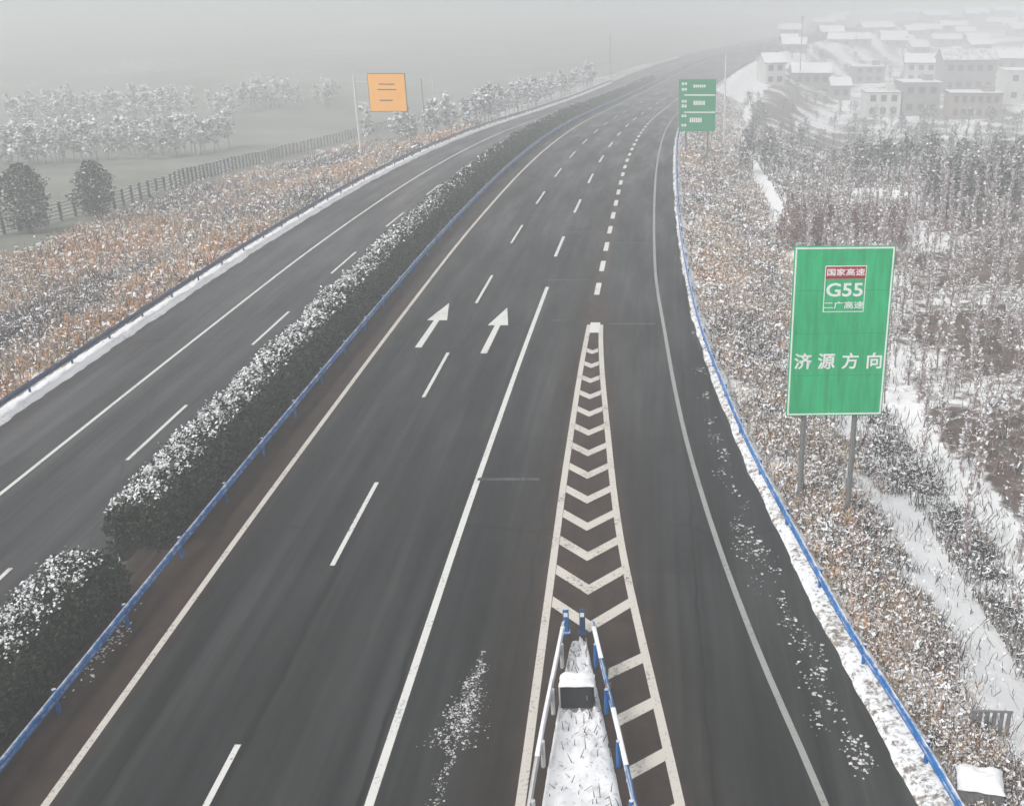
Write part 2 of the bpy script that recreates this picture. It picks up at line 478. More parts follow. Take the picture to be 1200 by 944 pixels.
M['asphalt_left'] = asphalt('pale_asphalt', (.028, .028, .029), (.050, .050, .052), .28, .6)

def paint(name, c, wear=.45, dirt=(.05, .05, .05)):
    m, t, b = new_mat(name)
    n = noise(t, 9, 5, .75); n2 = noise(t, .8, 3)
    k = math_(t, 'ADD', math_(t, 'MULTIPLY', n, .75), math_(t, 'MULTIPLY', n2, .35))
    msk = ramp(t, k, [(wear - .08, 0.0), (wear + .05, 1.0)])
    t.links.new(mix(t, dirt, c, msk), b.inputs['Base Color'])
    b.inputs['Roughness'].default_value = .6
    return m
M['paint'] = paint('white_road_paint', (.66, .66, .63), .45)
M['paint_warm'] = paint('dirty_road_paint', (.57, .54, .49), .46, (.07, .055, .045))
M['paint_grey'] = paint('worn_grey_road_paint', (.30, .30, .29), .46)
M['paint_faint'] = paint('faint_road_paint', (.11, .11, .11), .56, (.03, .03, .03))

def ground_mat():
    m, t, b = new_mat('winter_ground')
    n = noise(t, 1.1, 8, .72); n2 = noise(t, .13, 4)
    soil = ramp(t, noise(t, .8, 6), [(.3, (.055, .045, .038)), (.5, (.13, .10, .085)), (.7, (.24, .19, .16))])
    green = ramp(t, noise(t, .05, 4), [(.35, (.16, .175, .14)), (.65, (.25, .26, .23))])
    soil = mix(t, soil, green, attr(t, 'green'))
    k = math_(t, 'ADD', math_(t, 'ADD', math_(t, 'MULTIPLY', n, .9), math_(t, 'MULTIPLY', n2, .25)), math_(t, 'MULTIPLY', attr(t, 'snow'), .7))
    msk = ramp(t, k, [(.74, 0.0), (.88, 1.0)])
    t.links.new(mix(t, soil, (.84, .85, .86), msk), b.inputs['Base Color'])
    b.inputs['Roughness'].default_value = .9; b.inputs['Specular IOR Level'].default_value = .15
    bump(t, b, n, .6, .12)
    return m
M['ground'] = ground_mat()

# ------------------------------------------------------------------ ground sheet
def steps(spec):
    out = [spec[0][0]]
    for a, b_, d in spec:
        n = max(1, int(round((b_ - a) / d)))
        out += list(np.linspace(a, b_, n + 1)[1:])
    return np.array(out)
gx = steps([(-640, -200, 22), (-200, -70, 5), (-70, -16, 1.0), (-16, 2, 3), (2, 40, .8), (40, 160, 3.5), (160, 640, 22)])
gy = steps([(-80, 10, 6), (10, 110, 1.0), (110, 260, 2.5), (260, 400, 6), (400, 1000, 30)])
GX, GY = np.meshgrid(gx, gy)
GZ = terrain(GX, GY)
V = np.stack([GX, GY, GZ], 2).reshape(-1, 3)
ny, nx = GX.shape
b0 = (np.arange(ny - 1)[:, None] * nx + np.arange(nx - 1)[None]).ravel()
F = np.stack([b0, b0 + 1, b0 + nx + 1, b0 + nx], 1)
me = build('ground', V, F, M['ground'], smooth=True)
U = GX - axis(GY); DR = U - rail_r(GY); DL = -30.4 - U
snow = np.full(GX.shape, .30)
# a snow-covered path runs along the foot of the right bank
path_x = pchip([10, 30, 45, 70, 95, 145, 200], [11.0, 10.6, 10.0, 10.4, 11.2, 10.5, 9.5])
snow = np.where(DR > 0, .52 + .22 * sstep((DR - 3) / 3) * sstep((60 - GY) / 30), snow)
snow += (1.15 + .5 * lump(GX, GY, 2.5)) * np.exp(-((U - path_x(GY) + .5 * lump(GX, GY, 4, 2)) / (1.0 + .35 * lump(GX, GY, 3, 1) + .9 * sstep((56 - GY) / 20))) ** 2) * (GY < 170)
snow = np.where((DR > 11), .30 + .34 * lump(GX, GY, 5, 3) - .14 * sstep((GY - 85) / 40), snow)
snow = np.where(DR > 20, snow + .22 * sstep((GY - 190) / 90), snow)  # extra whiteness with distance is haze put into the ground colour
wp = at(1030, 228)
snow += 1.6 * np.exp(-(((GX - wp[0]) / 3.6) ** 2 + ((GY - wp[1]) / 4.5) ** 2))
snow = np.where(DL > 17, .02 + .12 * lump(GX, GY, 30) + .12 * sstep((DL - 45) / 110), snow)  # outer fields whiten with distance: painted haze on top of the thin snow
green = np.where(DL > 16, .9, 0.0) + np.where(DR > 30, .45, 0)
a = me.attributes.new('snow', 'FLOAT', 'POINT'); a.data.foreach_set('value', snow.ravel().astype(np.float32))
a = me.attributes.new('green', 'FLOAT', 'POINT'); a.data.foreach_set('value', np.clip(green, 0, 1).ravel().astype(np.float32))
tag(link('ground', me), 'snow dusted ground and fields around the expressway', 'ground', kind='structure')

# ------------------------------------------------------------------ pavements
YR = steps([(-60, 10, 5), (10, 120, 1.0), (120, 300, 3), (300, 700, 12)])
def pavement(name, fl, fr, z, thick, mat, mudf, n=64, label=''):
    Ys = YR; L_, R_ = fl(Ys), fr(Ys)
    tt = np.linspace(0, 1, n)
    PX_ = L_[:, None] * (1 - tt) + R_[:, None] * tt
    PY_ = np.repeat(Ys[:, None], n, 1)
    V = np.stack([PX_ + axis(PY_), PY_, z + dz(PY_)], 2)
    ed = []
    V = V.reshape(-1, 3)
    ny = len(Ys)
    b0 = (np.arange(ny - 1)[:, None] * n + np.arange(n - 1)[None]).ravel()
    F = np.stack([b0, b0 + 1, b0 + n + 1, b0 + n], 1)
    top = len(V)
    # side skirts
    for col in (0, n - 1):
        k = np.arange(ny) * n + col
        Vs = V[k].copy(); Vs[:, 2] -= thick
        s0 = len(V); V = np.concatenate([V, Vs])
        q = np.arange(ny - 1)
        F = np.concatenate([F, np.stack([k[:-1], k[1:], s0 + q + 1, s0 + q], 1)])
    me = build(name, V, F, mat)
    uu = np.concatenate([PX_.ravel(), np.full(ny, L_[0]), np.full(ny, R_[0])])
    yy = V[:, 1]
    mud, track = mudf(uu, yy)
    for nm, val in (('mud', mud), ('track', track)):
        at_ = me.attributes.new(nm, 'FLOAT', 'POINT'); at_.data.foreach_set('value', np.clip(val, 0, 1).astype(np.float32))
    uvl = me.uv_layers.new(name='UVMap')
    li = np.zeros(len(me.loops), np.int32); me.loops.foreach_get('vertex_index', li)
    uvl.data.foreach_set('uv', np.stack([uu[li], yy[li]], 1).astype(np.float32).ravel())
    return tag(link(name, me), label, 'road', kind='structure')
def tracks(u, cs):
    r = np.zeros_like(u)
    for c_ in cs:
        for s_ in (-.95, .95): r += np.exp(-((u - c_ - s_) / .42) ** 2)
    return r
def mud_main(u, y):
    m_ = .95 * sstep((-13.5 - u) / .9) * sstep((150 - y) / 80)
    ing = (u > gore_l(y) - .3) & (u < gore_r(y) + .3)
    m_ = np.maximum(m_, np.where(ing, .9, 0))
    m_ = np.maximum(m_, .35 * np.exp(-((u + 3.9) / .6) ** 2) + .25 * np.exp(-((u - gore_r(y) - .7) / .6) ** 2) * (y < 60))
    return m_, tracks(u, (-12.15, -8.4, -4.8))
def mud_left(u, y):
    return .35 * sstep((-28.3 - u) / 1.0), tracks(u, (-20.2, -23.7))
pavement('main_carriageway', lambda y: 0 * y - 16.6, shoulder_r, 0.0, .32, M['asphalt'], mud_main, 84, 'dark wet asphalt carriageway with the on-ramp joining it')
pavement('far_carriageway', lambda y: 0 * y - 30.0, lambda y: 0 * y - 18.1, ZL, .34, M['asphalt_left'], mud_left, 44, 'paler asphalt carriageway beyond the median hedge')
# earth of the median between the two pavements
def median_z(Y): return 0 * Y
Ys = YR; cols = np.array([-18.12, -17.7, -17.2, -16.58]); zz = np.array([ZL - .02, -.55, -.02, -.03])
PXm = cols[None] + axis(Ys)[:, None]
V = np.stack([PXm, np.repeat(Ys[:, None], 4, 1), np.repeat(zz[None], len(Ys), 0) + dz(Ys)[:, None]], 2).reshape(-1, 3)
b0 = (np.arange(len(Ys) - 1)[:, None] * 4 + np.arange(3)[None]).ravel()
M['soil'] = simple('wet_median_soil', (.018, .013, .010), (.045, .032, .025), 3, .9, bmp=.5)
tag(link('median_earth', build('median_earth', V, np.stack([b0, b0 + 1, b0 + 5, b0 + 4], 1), M['soil'])), 'dark wet soil strip under the median hedge', 'soil', kind='structure')

# ------------------------------------------------------------------ painted markings (sheets 4 mm above the asphalt)
PZ = .004
def mark(o, label): return tag(o, label, 'road marking', kind='structure')
def line(uf, w_, y0, y1, z=PZ, mat='paint', name='edge_line', label='painted white edge line'):
    f = uf if callable(uf) else (lambda y, u=uf: u + 0 * y)
    n = max(2, int((y1 - y0) / 1.5) + 1)
    Ys = np.linspace(y0, y1, n)
    return mark(ribbon(name, lambda y: X(f(y), y) - w_ / 2, lambda y: X(f(y), y) + w_ / 2, Ys, z, M[mat]), label)
line(-14.1, .20, 5, 420, mat='paint_warm', label='dirty white edge line along the median side')
line(-6.5, .22, 5, 63.5, label='solid white line left of the merging taper', name='lane_line')
line(ramp_line, .18, 5, 420, mat='paint_grey', label='greyish edge line of the on-ramp lane')
line(-25.5, .17, 5, 420, z=ZL + PZ, label='white edge line of the far carriageway')
line(-18.45, .17, 5, 420, z=ZL + PZ, label='white inner edge line of the far carriageway beside the hedge')
y = 22.0 - 15.0
while y < 260:
    line(-10.32, .16, y - 6.1, y, name='lane_dash', label='white lane dash between the two left lanes')
    y += 14.8
for y in np.arange(71.0, 250, 14.8):
    line(-6.75, .2, y, y + 6, name='lane_dash', label='white lane dash beyond the solid line')
y = 31.2 - 29.6
while y < 250:
    line(-21.95, .16, y - 6.1 + .8, y + .8, z=ZL + PZ, name='lane_dash', label='white lane dash on the far carriageway')
    y += 14.8
for y in np.arange(61.8, 240, 5.4):
    line(lambda q: gore_l(q) + .05, .32, y, y + 2.6, name='merge_dash', label='thick short white dash where the on-ramp merges')
line(gore_l, .24, 8, 56.0, mat='paint_warm', name='taper_line', label='white left border line of the striped taper')
line(gore_r, .24, 8, 56.0, mat='paint_warm', name='taper_line', label='white right border line of the striped taper')
# chevrons of the taper
def flat(name, polys, z, mat, label):
    V, F = [], []
    for P in polys:
        n = len(V); V += [(x, y, z + float(dz(y))) for x, y in P]; F.append(tuple(range(n, n + len(P))))
    return mark(link(name, build(name, V, F, M[mat])), label)
for tip in np.arange(26.7, 53.0, 2.04):
    tip = float(tip)
    # each V points towards the camera
    yt = tip + .9
    gl, gr = float(X(gore_l(yt), yt)) + .13, float(X(gore_r(yt), yt)) - .13
    cx = (gl + gr) / 2; half = (gr - gl) / 2
    dp = half * 1.1; yt = tip + dp; w_ = .58
    flat('chevron', [[(gl, yt), (cx, yt - dp), (cx, yt - dp + w_), (gl, yt + w_)], [(cx, yt - dp), (gr, yt), (gr, yt + w_), (cx, yt - dp + w_)]],
         PZ + .001, 'paint_warm', 'dirty white chevron stripe inside the taper')
for yt in [25.2, 23.2, 21.2, 19.3, 17.3]:
    gr = float(X(gore_r(yt), yt)) - .13; gl = gr - .95
    flat('chevron', [[(gl, yt - .75), (gr, yt), (gr, yt + .5), (gl, yt - .25)]], PZ + .001, 'paint_warm', 'short dirty white stripe beside the barrier nose')
flat('taper_tip', [[(float(X(gore_l(54.6), 54.6)) + .1, 54.6), (float(X(gore_r(54.6), 54.6)) - .1, 54.6), (float(X(gore_r(56), 56)) - .05, 56.4), (float(X(gore_l(56), 56)) + .05, 56.4)]],
     PZ + .002, 'paint', 'white painted tip of the striped taper')
for u0, y0 in ((-11.98, 52.2), (-8.45, 51.3)):
    x0 = float(axis(y0 + 4)) * .6 + u0; L_ = 7.9
    flat('lane_arrow', [[(x0 - .17, y0), (x0 + .17, y0), (x0 + .27, y0 + 4.6), (x0 - .03, y0 + 4.6)],
                        [(x0 - .42, y0 + 4.6), (x0 + .70, y0 + 4.6), (x0 + .25, y0 + L_)]], PZ, 'paint', 'white straight arrow in the %s lane' % ('left' if u0 < -10 else 'middle'))
# pale transverse strips
for px0, px1, py in ((637, 690, 334), (647, 664, 382), (713, 768, 386), (620, 664, 257), (660, 708, 277), (703, 734, 188), (701, 730, 208), (713, 740, 165), (620, 640, 215), (560, 632, 571), (720, 760, 290)):
    a_, b_ = at(px0, py), at(px1, py)
    yy = (a_[1] + b_[1]) / 2
    flat('transverse_strip', [[(a_[0], yy), (b_[0], yy), (b_[0], yy + .22), (a_[0], yy + .22)]], PZ, 'paint_faint', 'faint pale strip painted across the lane')

# ------------------------------------------------------------------ snow lying on the verges
def bank(name, fl, fr, z, h, label, seed, mat='verge_snow'):
    Ys = steps([(8, 130, .35), (130, 300, 1.5)])
    n = 9; tt = np.linspace(0, 1, n)
    jl = .09 * (lump(Ys * 0 + seed, Ys, .9) + .6 * lump(Ys * 0 + seed, Ys, .37, 1))
    jr = .06 * lump(Ys * 0 + seed + 5, Ys, .7)
    l_, r_ = fl(Ys) + jl, fr(Ys) + jr
    PXb = l_[:, None] * (1 - tt) + r_[:, None] * tt + axis(Ys)[:, None]
    PYb = np.repeat(Ys[:, None], n, 1)
    hh = np.sin(np.pi * np.clip(tt, .02, .98))[None] ** .5 * h * (1 + .4 * lump(PXb, PYb, .35, seed) + .12 * rng.normal(size=PXb.shape))
    hh[:, 0] = -.03; hh[:, -1] = -.05
    V = np.stack([PXb, PYb, z + hh + dz(PYb)], 2).reshape(-1, 3)
    b0 = (np.arange(len(Ys) - 1)[:, None] * n + np.arange(n - 1)[None]).ravel()
    return tag(link(name, build(name, V, np.stack([b0, b0 + 1, b0 + n + 1, b0 + n], 1), M[mat], smooth=True)), label, 'snow', kind='stuff')
def verge(th):
    m, t, b = new_mat('trampled_verge_snow')
    k = noise(t, 5.5, 6, .75); k2 = noise(t, .5, 3)
    s_ = math_(t, 'ADD', math_(t, 'MULTIPLY', k, .8), math_(t, 'MULTIPLY', k2, .3))
    dirt = ramp(t, noise(t, 3, 3), [(.3, (.06, .05, .045)), (.7, (.30, .24, .19))])
    t.links.new(mix(t, dirt, (.8, .81, .83), ramp(t, s_, [(th, 0.0), (th + .10, 1.0)])), b.inputs['Base Color'])
    b.inputs['Roughness'].default_value = .8
    bump(t, b, k, .6, .05)
    return m
M['verge_snow'] = verge(.47); M['verge_snow_clean'] = verge(.38); M['nose_snow'] = verge(.40)
bank('snow_verge', lambda y: shoulder_r(y) - .05, lambda y: rail_r(y) + .5, .01, .13, 'trampled snow strip under the right guardrail', 1.0)
bank('snow_verge', lambda y: -29.35 + 0 * y, lambda y: -30.5 + 0 * y, ZL + .01, .16, 'thick white snow strip under the left guardrail', 4.0, 'verge_snow_clean')

def clumps(name, P, sx, sz, mat, label, cat='snow'):
    V, F4, F3 = blobs(P, sx, sz)
    F = [tuple(int(i) for i in f) for f in F4] + [tuple(int(i) for i in f) for f in F3]
    return tag(link(name, build(name, V, F, mat, smooth=True)), label, cat, kind='stuff')
# clods scattered along the right shoulder
P = []
for px, py in ((838, 520), (850, 540), (846, 562), (858, 580), (870, 600), (862, 625), (876, 632), (890, 645), (868, 648), (895, 660), (905, 676), (889, 694), (915, 715), (930, 748), (938, 770), (962, 776), (952, 810), (975, 838), (955, 850), (958, 802), (1000, 885), (1012, 895), (990, 890), (1018, 905), (1003, 908), (820, 440), (828, 470), (833, 500), (815, 395), (880, 660), (925, 735), (945, 760)):
    b_ = at(px, py)
    for k in range(rng.integers(8, 34)):
        P.append((b_[0] + rng.normal(0, .15), b_[1] + rng.normal(0, .33), -.008))
P = np.array(P)
clumps('snow_clods', P, np.clip(rng.lognormal(-3.5, .6, len(P)), .01, .085), rng.uniform(.008, .03, len(P)), M['dirty_snow'], 'small clods of snow scattered over the right shoulder')
# sparse snow left in the lane
n = 1100
yy = np.where(rng.random(n) < .82, rng.triangular(21.3, 22.6, 25.8, n), rng.uniform(18.5, 22, n)); ww = np.where(yy < 21.6, .13, .05 + .55 * np.clip((25.8 - yy) / 4, 0, 1))
cx = -4.85 + (yy - 22) * .06
P = np.stack([cx + rng.normal(0, .55, n) * ww + .08 * np.sin(yy * 5.1), yy, np.full(n, -.012)], 1)
clumps('snow_patch', P, np.clip(rng.lognormal(-3.75, .5, n), .01, .08), rng.uniform(.015, .025, n), M['dirty_snow'], 'sparse elongated patch of snow on the lane left of the barrier nose')
n = 110
b_ = at(128, 765)
P = np.stack([b_[0] + rng.normal(0, .18, n), b_[1] + rng.normal(0, .9, n), np.full(n, -.01)], 1)
clumps('snow_patch', P, rng.uniform(.02, .06, n), rng.uniform(.015, .03, n), M['dirty_snow'], 'small snow patch at the foot of the median guardrail')

# ------------------------------------------------------------------ guardrails
def snow_heap(w_, d_, h_, z, parent, seed):
    n = 15; g = np.linspace(-1, 1, n); A, B = np.meshgrid(g, g)
    e = np.clip(1 - np.abs(A) ** 5, 0, 1) * np.clip(1 - np.abs(B) ** 5, 0, 1)
    Z = z + h_ * e ** .45 * (1 + .35 * lump(A * 2, B * 2, .8, seed) + .10 * rng.normal(size=A.shape))
    Z[0] = Z[-1] = z; Z[:, 0] = Z[:, -1] = z
    wob = 1 + .05 * lump(A * 3, B * 3, .9, seed + 1)
    V = np.stack([A * w_ / 2 * wob, B * d_ / 2 * wob, Z], 2).reshape(-1, 3)
    b0 = (np.arange(n - 1)[:, None] * n + np.arange(n - 1)[None]).ravel()
    link('snow_cap', build('snow_cap', V, np.stack([b0, b0 + 1, b0 + n + 1, b0 + n], 1), M['snow'], smooth=True), parent)
def w_profile(t=.008):
    half = [(0, .155), (.028, .14), (.060, .105), (.078, .075), (.060, .045), (.028, .014), (.018, 0)]
    o = half + [(x, -z) for x, z in half[-2::-1]]
    inner = [(x - t, z) for x, z in o[::-1]]
    return o + inner
def guardrail(name, uf, y0, y1, zb, side, mat, label, snow_amt, seed, step=4.0, top=.75):
    """side +1: the rail's face looks towards +x"""
    f = uf if callable(uf) else (lambda y, u=uf: u + 0 * np.asarray(y))
    root = empty(name, (float(X(f(y0), y0)), y0, zb)); tag(root, label, 'guardrail')
    ox, oy = root.location.x, root.location.y
    Ys = steps([(y0, min(y1, 140), 1.3)] + ([(140, y1, 4)] if y1 > 140 else []))
    P = np.stack([X(f(Ys), Ys) - ox, Ys - oy, top - .155 + dz(Ys)], 1)
    pr = np.array(w_profile()); pr[:, 0] = (pr[:, 0] + .06) * side
    V, F = sweep(P, pr)
    link('beam', build('beam', V, F, mat), root)
    mb = MB(); mb.tube((0, 0, -.45), (0, 0, top + .03), .057, n=8, mi=0); mb.box((.05 * side, 0, top - .155), (.06, .12, .2), 0)
    pm = build('post', mb.v, mb.f, mat, mb.i)
    ys = np.arange(y0 + 1, y1, step)[:98]
    for y in ys: link('post', pm, root, (float(X(f(y), y)) - ox, y - oy, float(dz(y))))
    # snow caught on top of the beam, in broken lengths
    if snow_amt > 0:
        yy = np.arange(y0 + .2, min(y1, 150), .3)
        val = lump(yy * 0 + seed, yy, 1.1) + .5 * lump(yy * 0 + seed, yy, .31) + snow_amt
        k = 0
        while k < len(yy):
            if val[k] > 0:
                j = k
                while j < len(yy) and val[j] > 0: j += 1
                if j - k >= 3:
                    seg = yy[k:j]
                    hz = np.clip(val[k:j], .1, 1) * .07 + .015
                    hz[0] = hz[-1] = .01
                    Pp = np.stack([X(f(seg), seg) - ox + .07 * side, seg - oy, top - .004 + dz(seg)], 1)
                    V, F = sweep(Pp, [(-.06, 0), (.06, 0), (.035, 1), (-.035, 1)])
                    V = V.reshape(len(seg), 4, 3); V[:, 2:, 2] = (top - .004 + dz(seg))[:, None] + hz[:, None]
                    link('snow_cap', build('snow_cap', V.reshape(-1, 3), F, M['snow']), root)
                k = j
            else: k += 1
    return root
guardrail('guardrail', -15.45, 10, 300, 0, 1, M['blue_rail'], 'blue guardrail along the foot of the median hedge', -.75, 1)
guardrail('guardrail', rail_r, 8, 300, 0, -1, M['blue_rail'], 'blue guardrail curving along the right edge of the on-ramp', -.05, 2)
guardrail('guardrail', -30.0, 15, 300, ZL, 1, M['blue_dark'], 'dark blue guardrail on the left behind the thick snow strip', -.35, 3)
nose_l = pchip([8, 19.7, 26.2], [-2.65, -2.55, -2.30])
nose_r = pchip([8, 19.7, 26.2], [1.4, -.45, -1.62])
guardrail('guardrail', nose_l, 8, 26.2, 0, -1, M['pale_metal'], 'pale snow topped guardrail on the left of the snowy barrier nose', .5, 4, 2.0)
guardrail('guardrail', nose_r, 8, 26.2, 0, 1, M['blue_rail'], 'blue snow flecked guardrail on the right of the snowy barrier nose', .15, 5, 2.0)
# snow filling the nose between the two rails
Ys = steps([(8, 26.3, .22)]); n = 15; tt = np.linspace(0, 1, n)
l_, r_ = nose_l(Ys) + .1, nose_r(Ys) - .1
PXb = l_[:, None] * (1 - tt) + r_[:, None] * tt; PYb = np.repeat(Ys[:, None], n, 1)
hh = .16 + .07 * lump(PXb, PYb, .5, 2) + .05 * rng.normal(size=PXb.shape)
hh[:, 0] = hh[:, -1] = -.02; hh[-1] = -.02
b0 = (np.arange(len(Ys) - 1)[:, None] * n + np.arange(n - 1)[None]).ravel()
tag(link('snow_mound', build('snow_mound', np.stack([PXb, PYb, hh], 2).reshape(-1, 3), np.stack([b0, b0 + 1, b0 + n + 1, b0 + n], 1), M['nose_snow'], smooth=True)),
    'white snow filling the barrier nose between its two guardrails', 'snow', kind='stuff')
n = 120
yy = rng.uniform(17, 26, n); uu = rng.uniform(.08, .92, n)
P = np.stack([nose_l(yy) * (1 - uu) + nose_r(yy) * uu, yy, np.full(n, .17)], 1)
V1, F1 = frusta(P, P + np.stack([rng.normal(0, .09, n), rng.normal(0, .09, n), rng.uniform(.06, .32, n)], 1), np.full(n, .012), np.full(n, .006), 4)
tag(link('dead_weeds', build('dead_weeds', V1, F1, M['twig_dark'])), 'dark dead weed stalks poking through the snow of the barrier nose', 'weeds', kind='stuff')
# blue delineators at the tip
for i, (px, lab) in enumerate(((664, 'blue delineator post at the tip of the barrier nose, bright blue one on the left'), (683, 'dark navy delineator post at the tip of the barrier nose, on the right'))):
    b_ = at(px, 752)
    mb = MB(); mb.box((0, 0, .42), (.17, .10, .84), 0, .03); mb.box((0, 0, .04), (.26, .2, .08), 0, .02)
    o = mb.build('delineator_post', M['blue_rail'] if i == 0 else M['blue_dark'], None, (b_[0], b_[1], 0)); tag(o, lab, 'delineator')
    mb = MB(); mb.box((0, -.053, .68), (.12, .008, .14)); mb.build('reflector', M['sign_white'], o)
b_ = at(716, 832)
mb = MB(); mb.box((0, 0, .35), (.09, .05, .5), 0, .015)
o = mb.build('reflector_post', M['galv'], None, (b_[0] - .05, b_[1], 0), (0, 0, 0)); tag(o, 'small post with amber reflector outside the barrier nose rail', 'reflector')
mb = MB(); mb.box((0, -.03, .52), (.13, .012, .14)); mb.build('amber_reflector', M['amber'], o)
# equipment cabinet in the nose
b_ = at(677, 846)
cab = empty('equipment_cabinet', (b_[0], b_[1] + .15, .1)); tag(cab, 'black equipment cabinet with snow on its top standing in the barrier nose', 'cabinet')
mb = MB(); mb.box((0, 0, .06), (.92, .54, .12), 0, .02); mb.build('plinth', M['grey_metal'], cab)
mb = MB(); mb.box((0, 0, .47), (.86, .48, .70), 0, .02); mb.build('body', M['black_box'], cab)
mb = MB(); mb.box((0, -.247, .47), (.74, .014, .58), 0, .005); d_ = mb.build('door', M['black_box'], cab)
mb = MB(); mb.box((.27, -.262, .47), (.03, .02, .14), 0, .006); mb.build('handle', M['grey_metal'], d_)
mb = MB(); mb.box((-.445, -.2, .46), (.045, .06, .80), 0, .01); mb.build('side_rail', M['pale_metal'], cab)
snow_heap(.92, .54, .12, .822, cab, 1)
# cabinet and grille in the right-hand scrub
b_ = at(1145, 938)
o = empty('roadside_cabinet', (b_[0], b_[1], b_[2] - .05), R(-12)); tag(o, 'squat grey cabinet capped with snow right of the blue guardrail', 'cabinet')
mb = MB(); mb.box((0, 0, .33), (1.0, .75, .66), 0, .03); mb.build('body', M['grey_metal'], o)
mb = MB(); mb.box((0, -.383, .33), (.8, .014, .5), 0, .006); mb.build('door', M['grey_metal'], o)
snow_heap(1.08, .84, .17, .662, o, 2)
b_ = at(1158, 862)
o = empty('metal_grille', (b_[0], b_[1], b_[2] + .05), R(-4)); tag(o, 'grey metal grille with upright bars standing in the snowy scrub', 'grille')
mb = MB()
for k in range(6): mb.box((-.46 + k * .184, 0, .38), (.105, .05, .70), 0, .01)
mb.build('bars', M['grey_metal'], o)
mb = MB(); mb.box((0, 0, .03), (1.1, .09, .06)); mb.box((0, 0, .745), (1.1, .07, .03)); mb.build('frame', M['pole_grey'], o)

# ------------------------------------------------------------------ hedge in the median
def hedge(y0, y1, label, seed):
    zt = 1.72; ul, ur = -18.25, -15.95
    Ys = np.arange(y0, y1 + .01, .8 if y1 < 60 else 1.0)
    prof = .80 * np.array([(-.86, -.55), (-1.0, .3), (-.98, 1.15), (-.72, 1.5), (0, 1.58), (.72, 1.5), (.98, 1.15), (.94, .5), (.82, -.1)])
    uc = (ul + ur) / 2
    P = np.stack([X(uc, Ys), Ys, dz(Ys)], 1)
    V, F = sweep(P, prof)
    V = V + rng.normal(0, .05, V.shape)
    o = link('hedge', build('hedge', V, F, M['hedge_core'], smooth=True)); tag(o, label, 'hedge')
    # leaves: density falls off with distance
    def sample(n, lo):
        yy = np.exp(rng.uniform(math.log(max(y0, 14)), math.log(y1), n)) if y1 > 60 else rng.uniform(y0, y1, n)
        return yy
    n = 60000 if y1 > 60 else 14000
    yy = sample(n, y0); ph = rng.uniform(-.35, math.pi + .35, n)
    r_ = .86 + .22 * np.abs(np.cos(yy * 1.9 + seed + .5 * np.sin(yy * .7))) + rng.normal(0, .08, n) + .13 * lump(yy * 0, yy, .9, seed)
    bx = np.cos(ph) * 1.12 * r_; bz = .35 + np.sign(np.sin(ph)) * np.abs(np.sin(ph)) ** .6 * 1.3 * r_
    C = np.stack([X(uc, yy) + bx, yy, bz], 1)
    ne = 1500
    for ye in (y0, y1):
        rr_ = np.sqrt(rng.random(ne)) * 1.05; pe = rng.uniform(-.3, math.pi + .3, ne)
        C = np.concatenate([C, np.stack([X(uc, np.full(ne, ye)) + np.cos(pe) * rr_ * 1.1, ye + rng.normal(0, .16, ne) * (1.2 - rr_ * .6), .35 + np.sign(np.sin(pe)) * np.abs(np.sin(pe)) ** .6 * 1.3 * rr_], 1)])
        yy = np.concatenate([yy, np.full(ne, ye)])
    n = len(yy)
    sz = np.clip(.055 * (yy / 35) ** .5, .045, .13) * rng.uniform(.6, 1.4, n)
    C[:, 2] += dz(C[:, 1])
    V1, F1 = flakes(C, sz, 1.0)
    link('foliage', build('foliage', V1, F1, M['leaf_dark']), o)
    n = 80000 if y1 > 60 else 17000
    yy = sample(n, y0); ph = np.clip(rng.normal(math.pi * .64, .52, n), .95 + .3 * rng.random(n), math.pi + .1)
    r_ = .91 + .22 * np.abs(np.cos(yy * 1.9 + seed + .5 * np.sin(yy * .7))) + rng.normal(0, .08, n) + .13 * lump(yy * 0, yy, .9, seed)
    bx = np.cos(ph) * 1.12 * r_; bz = .35 + np.sign(np.sin(ph)) * np.abs(np.sin(ph)) ** .6 * 1.3 * r_
    keep = (lump(bx * 3 + seed, yy * 1.0, .33) + .6 * rng.normal(size=n)) > .1 + 1.25 * sstep((yy - 50) / 70)
    C = np.stack([X(uc, yy) + bx, yy, bz + .02], 1)[keep]; yy = yy[keep]
    sz = np.clip(.040 * (yy / 35) ** .5, .03, .10) * rng.uniform(.5, 1.5, len(yy))
    C[:, 2] += dz(C[:, 1])
    V1, F1 = flakes(C, sz, .8)
    link('snow_cover', build('snow_cover', V1, F1, M['snow']), o)
    return o
hedge(10, 28.5, 'near short length of snow topped median hedge before the gap', 0.0)
hedge(31.6, 290, 'long snow topped median hedge running on beyond the gap', 1.7)

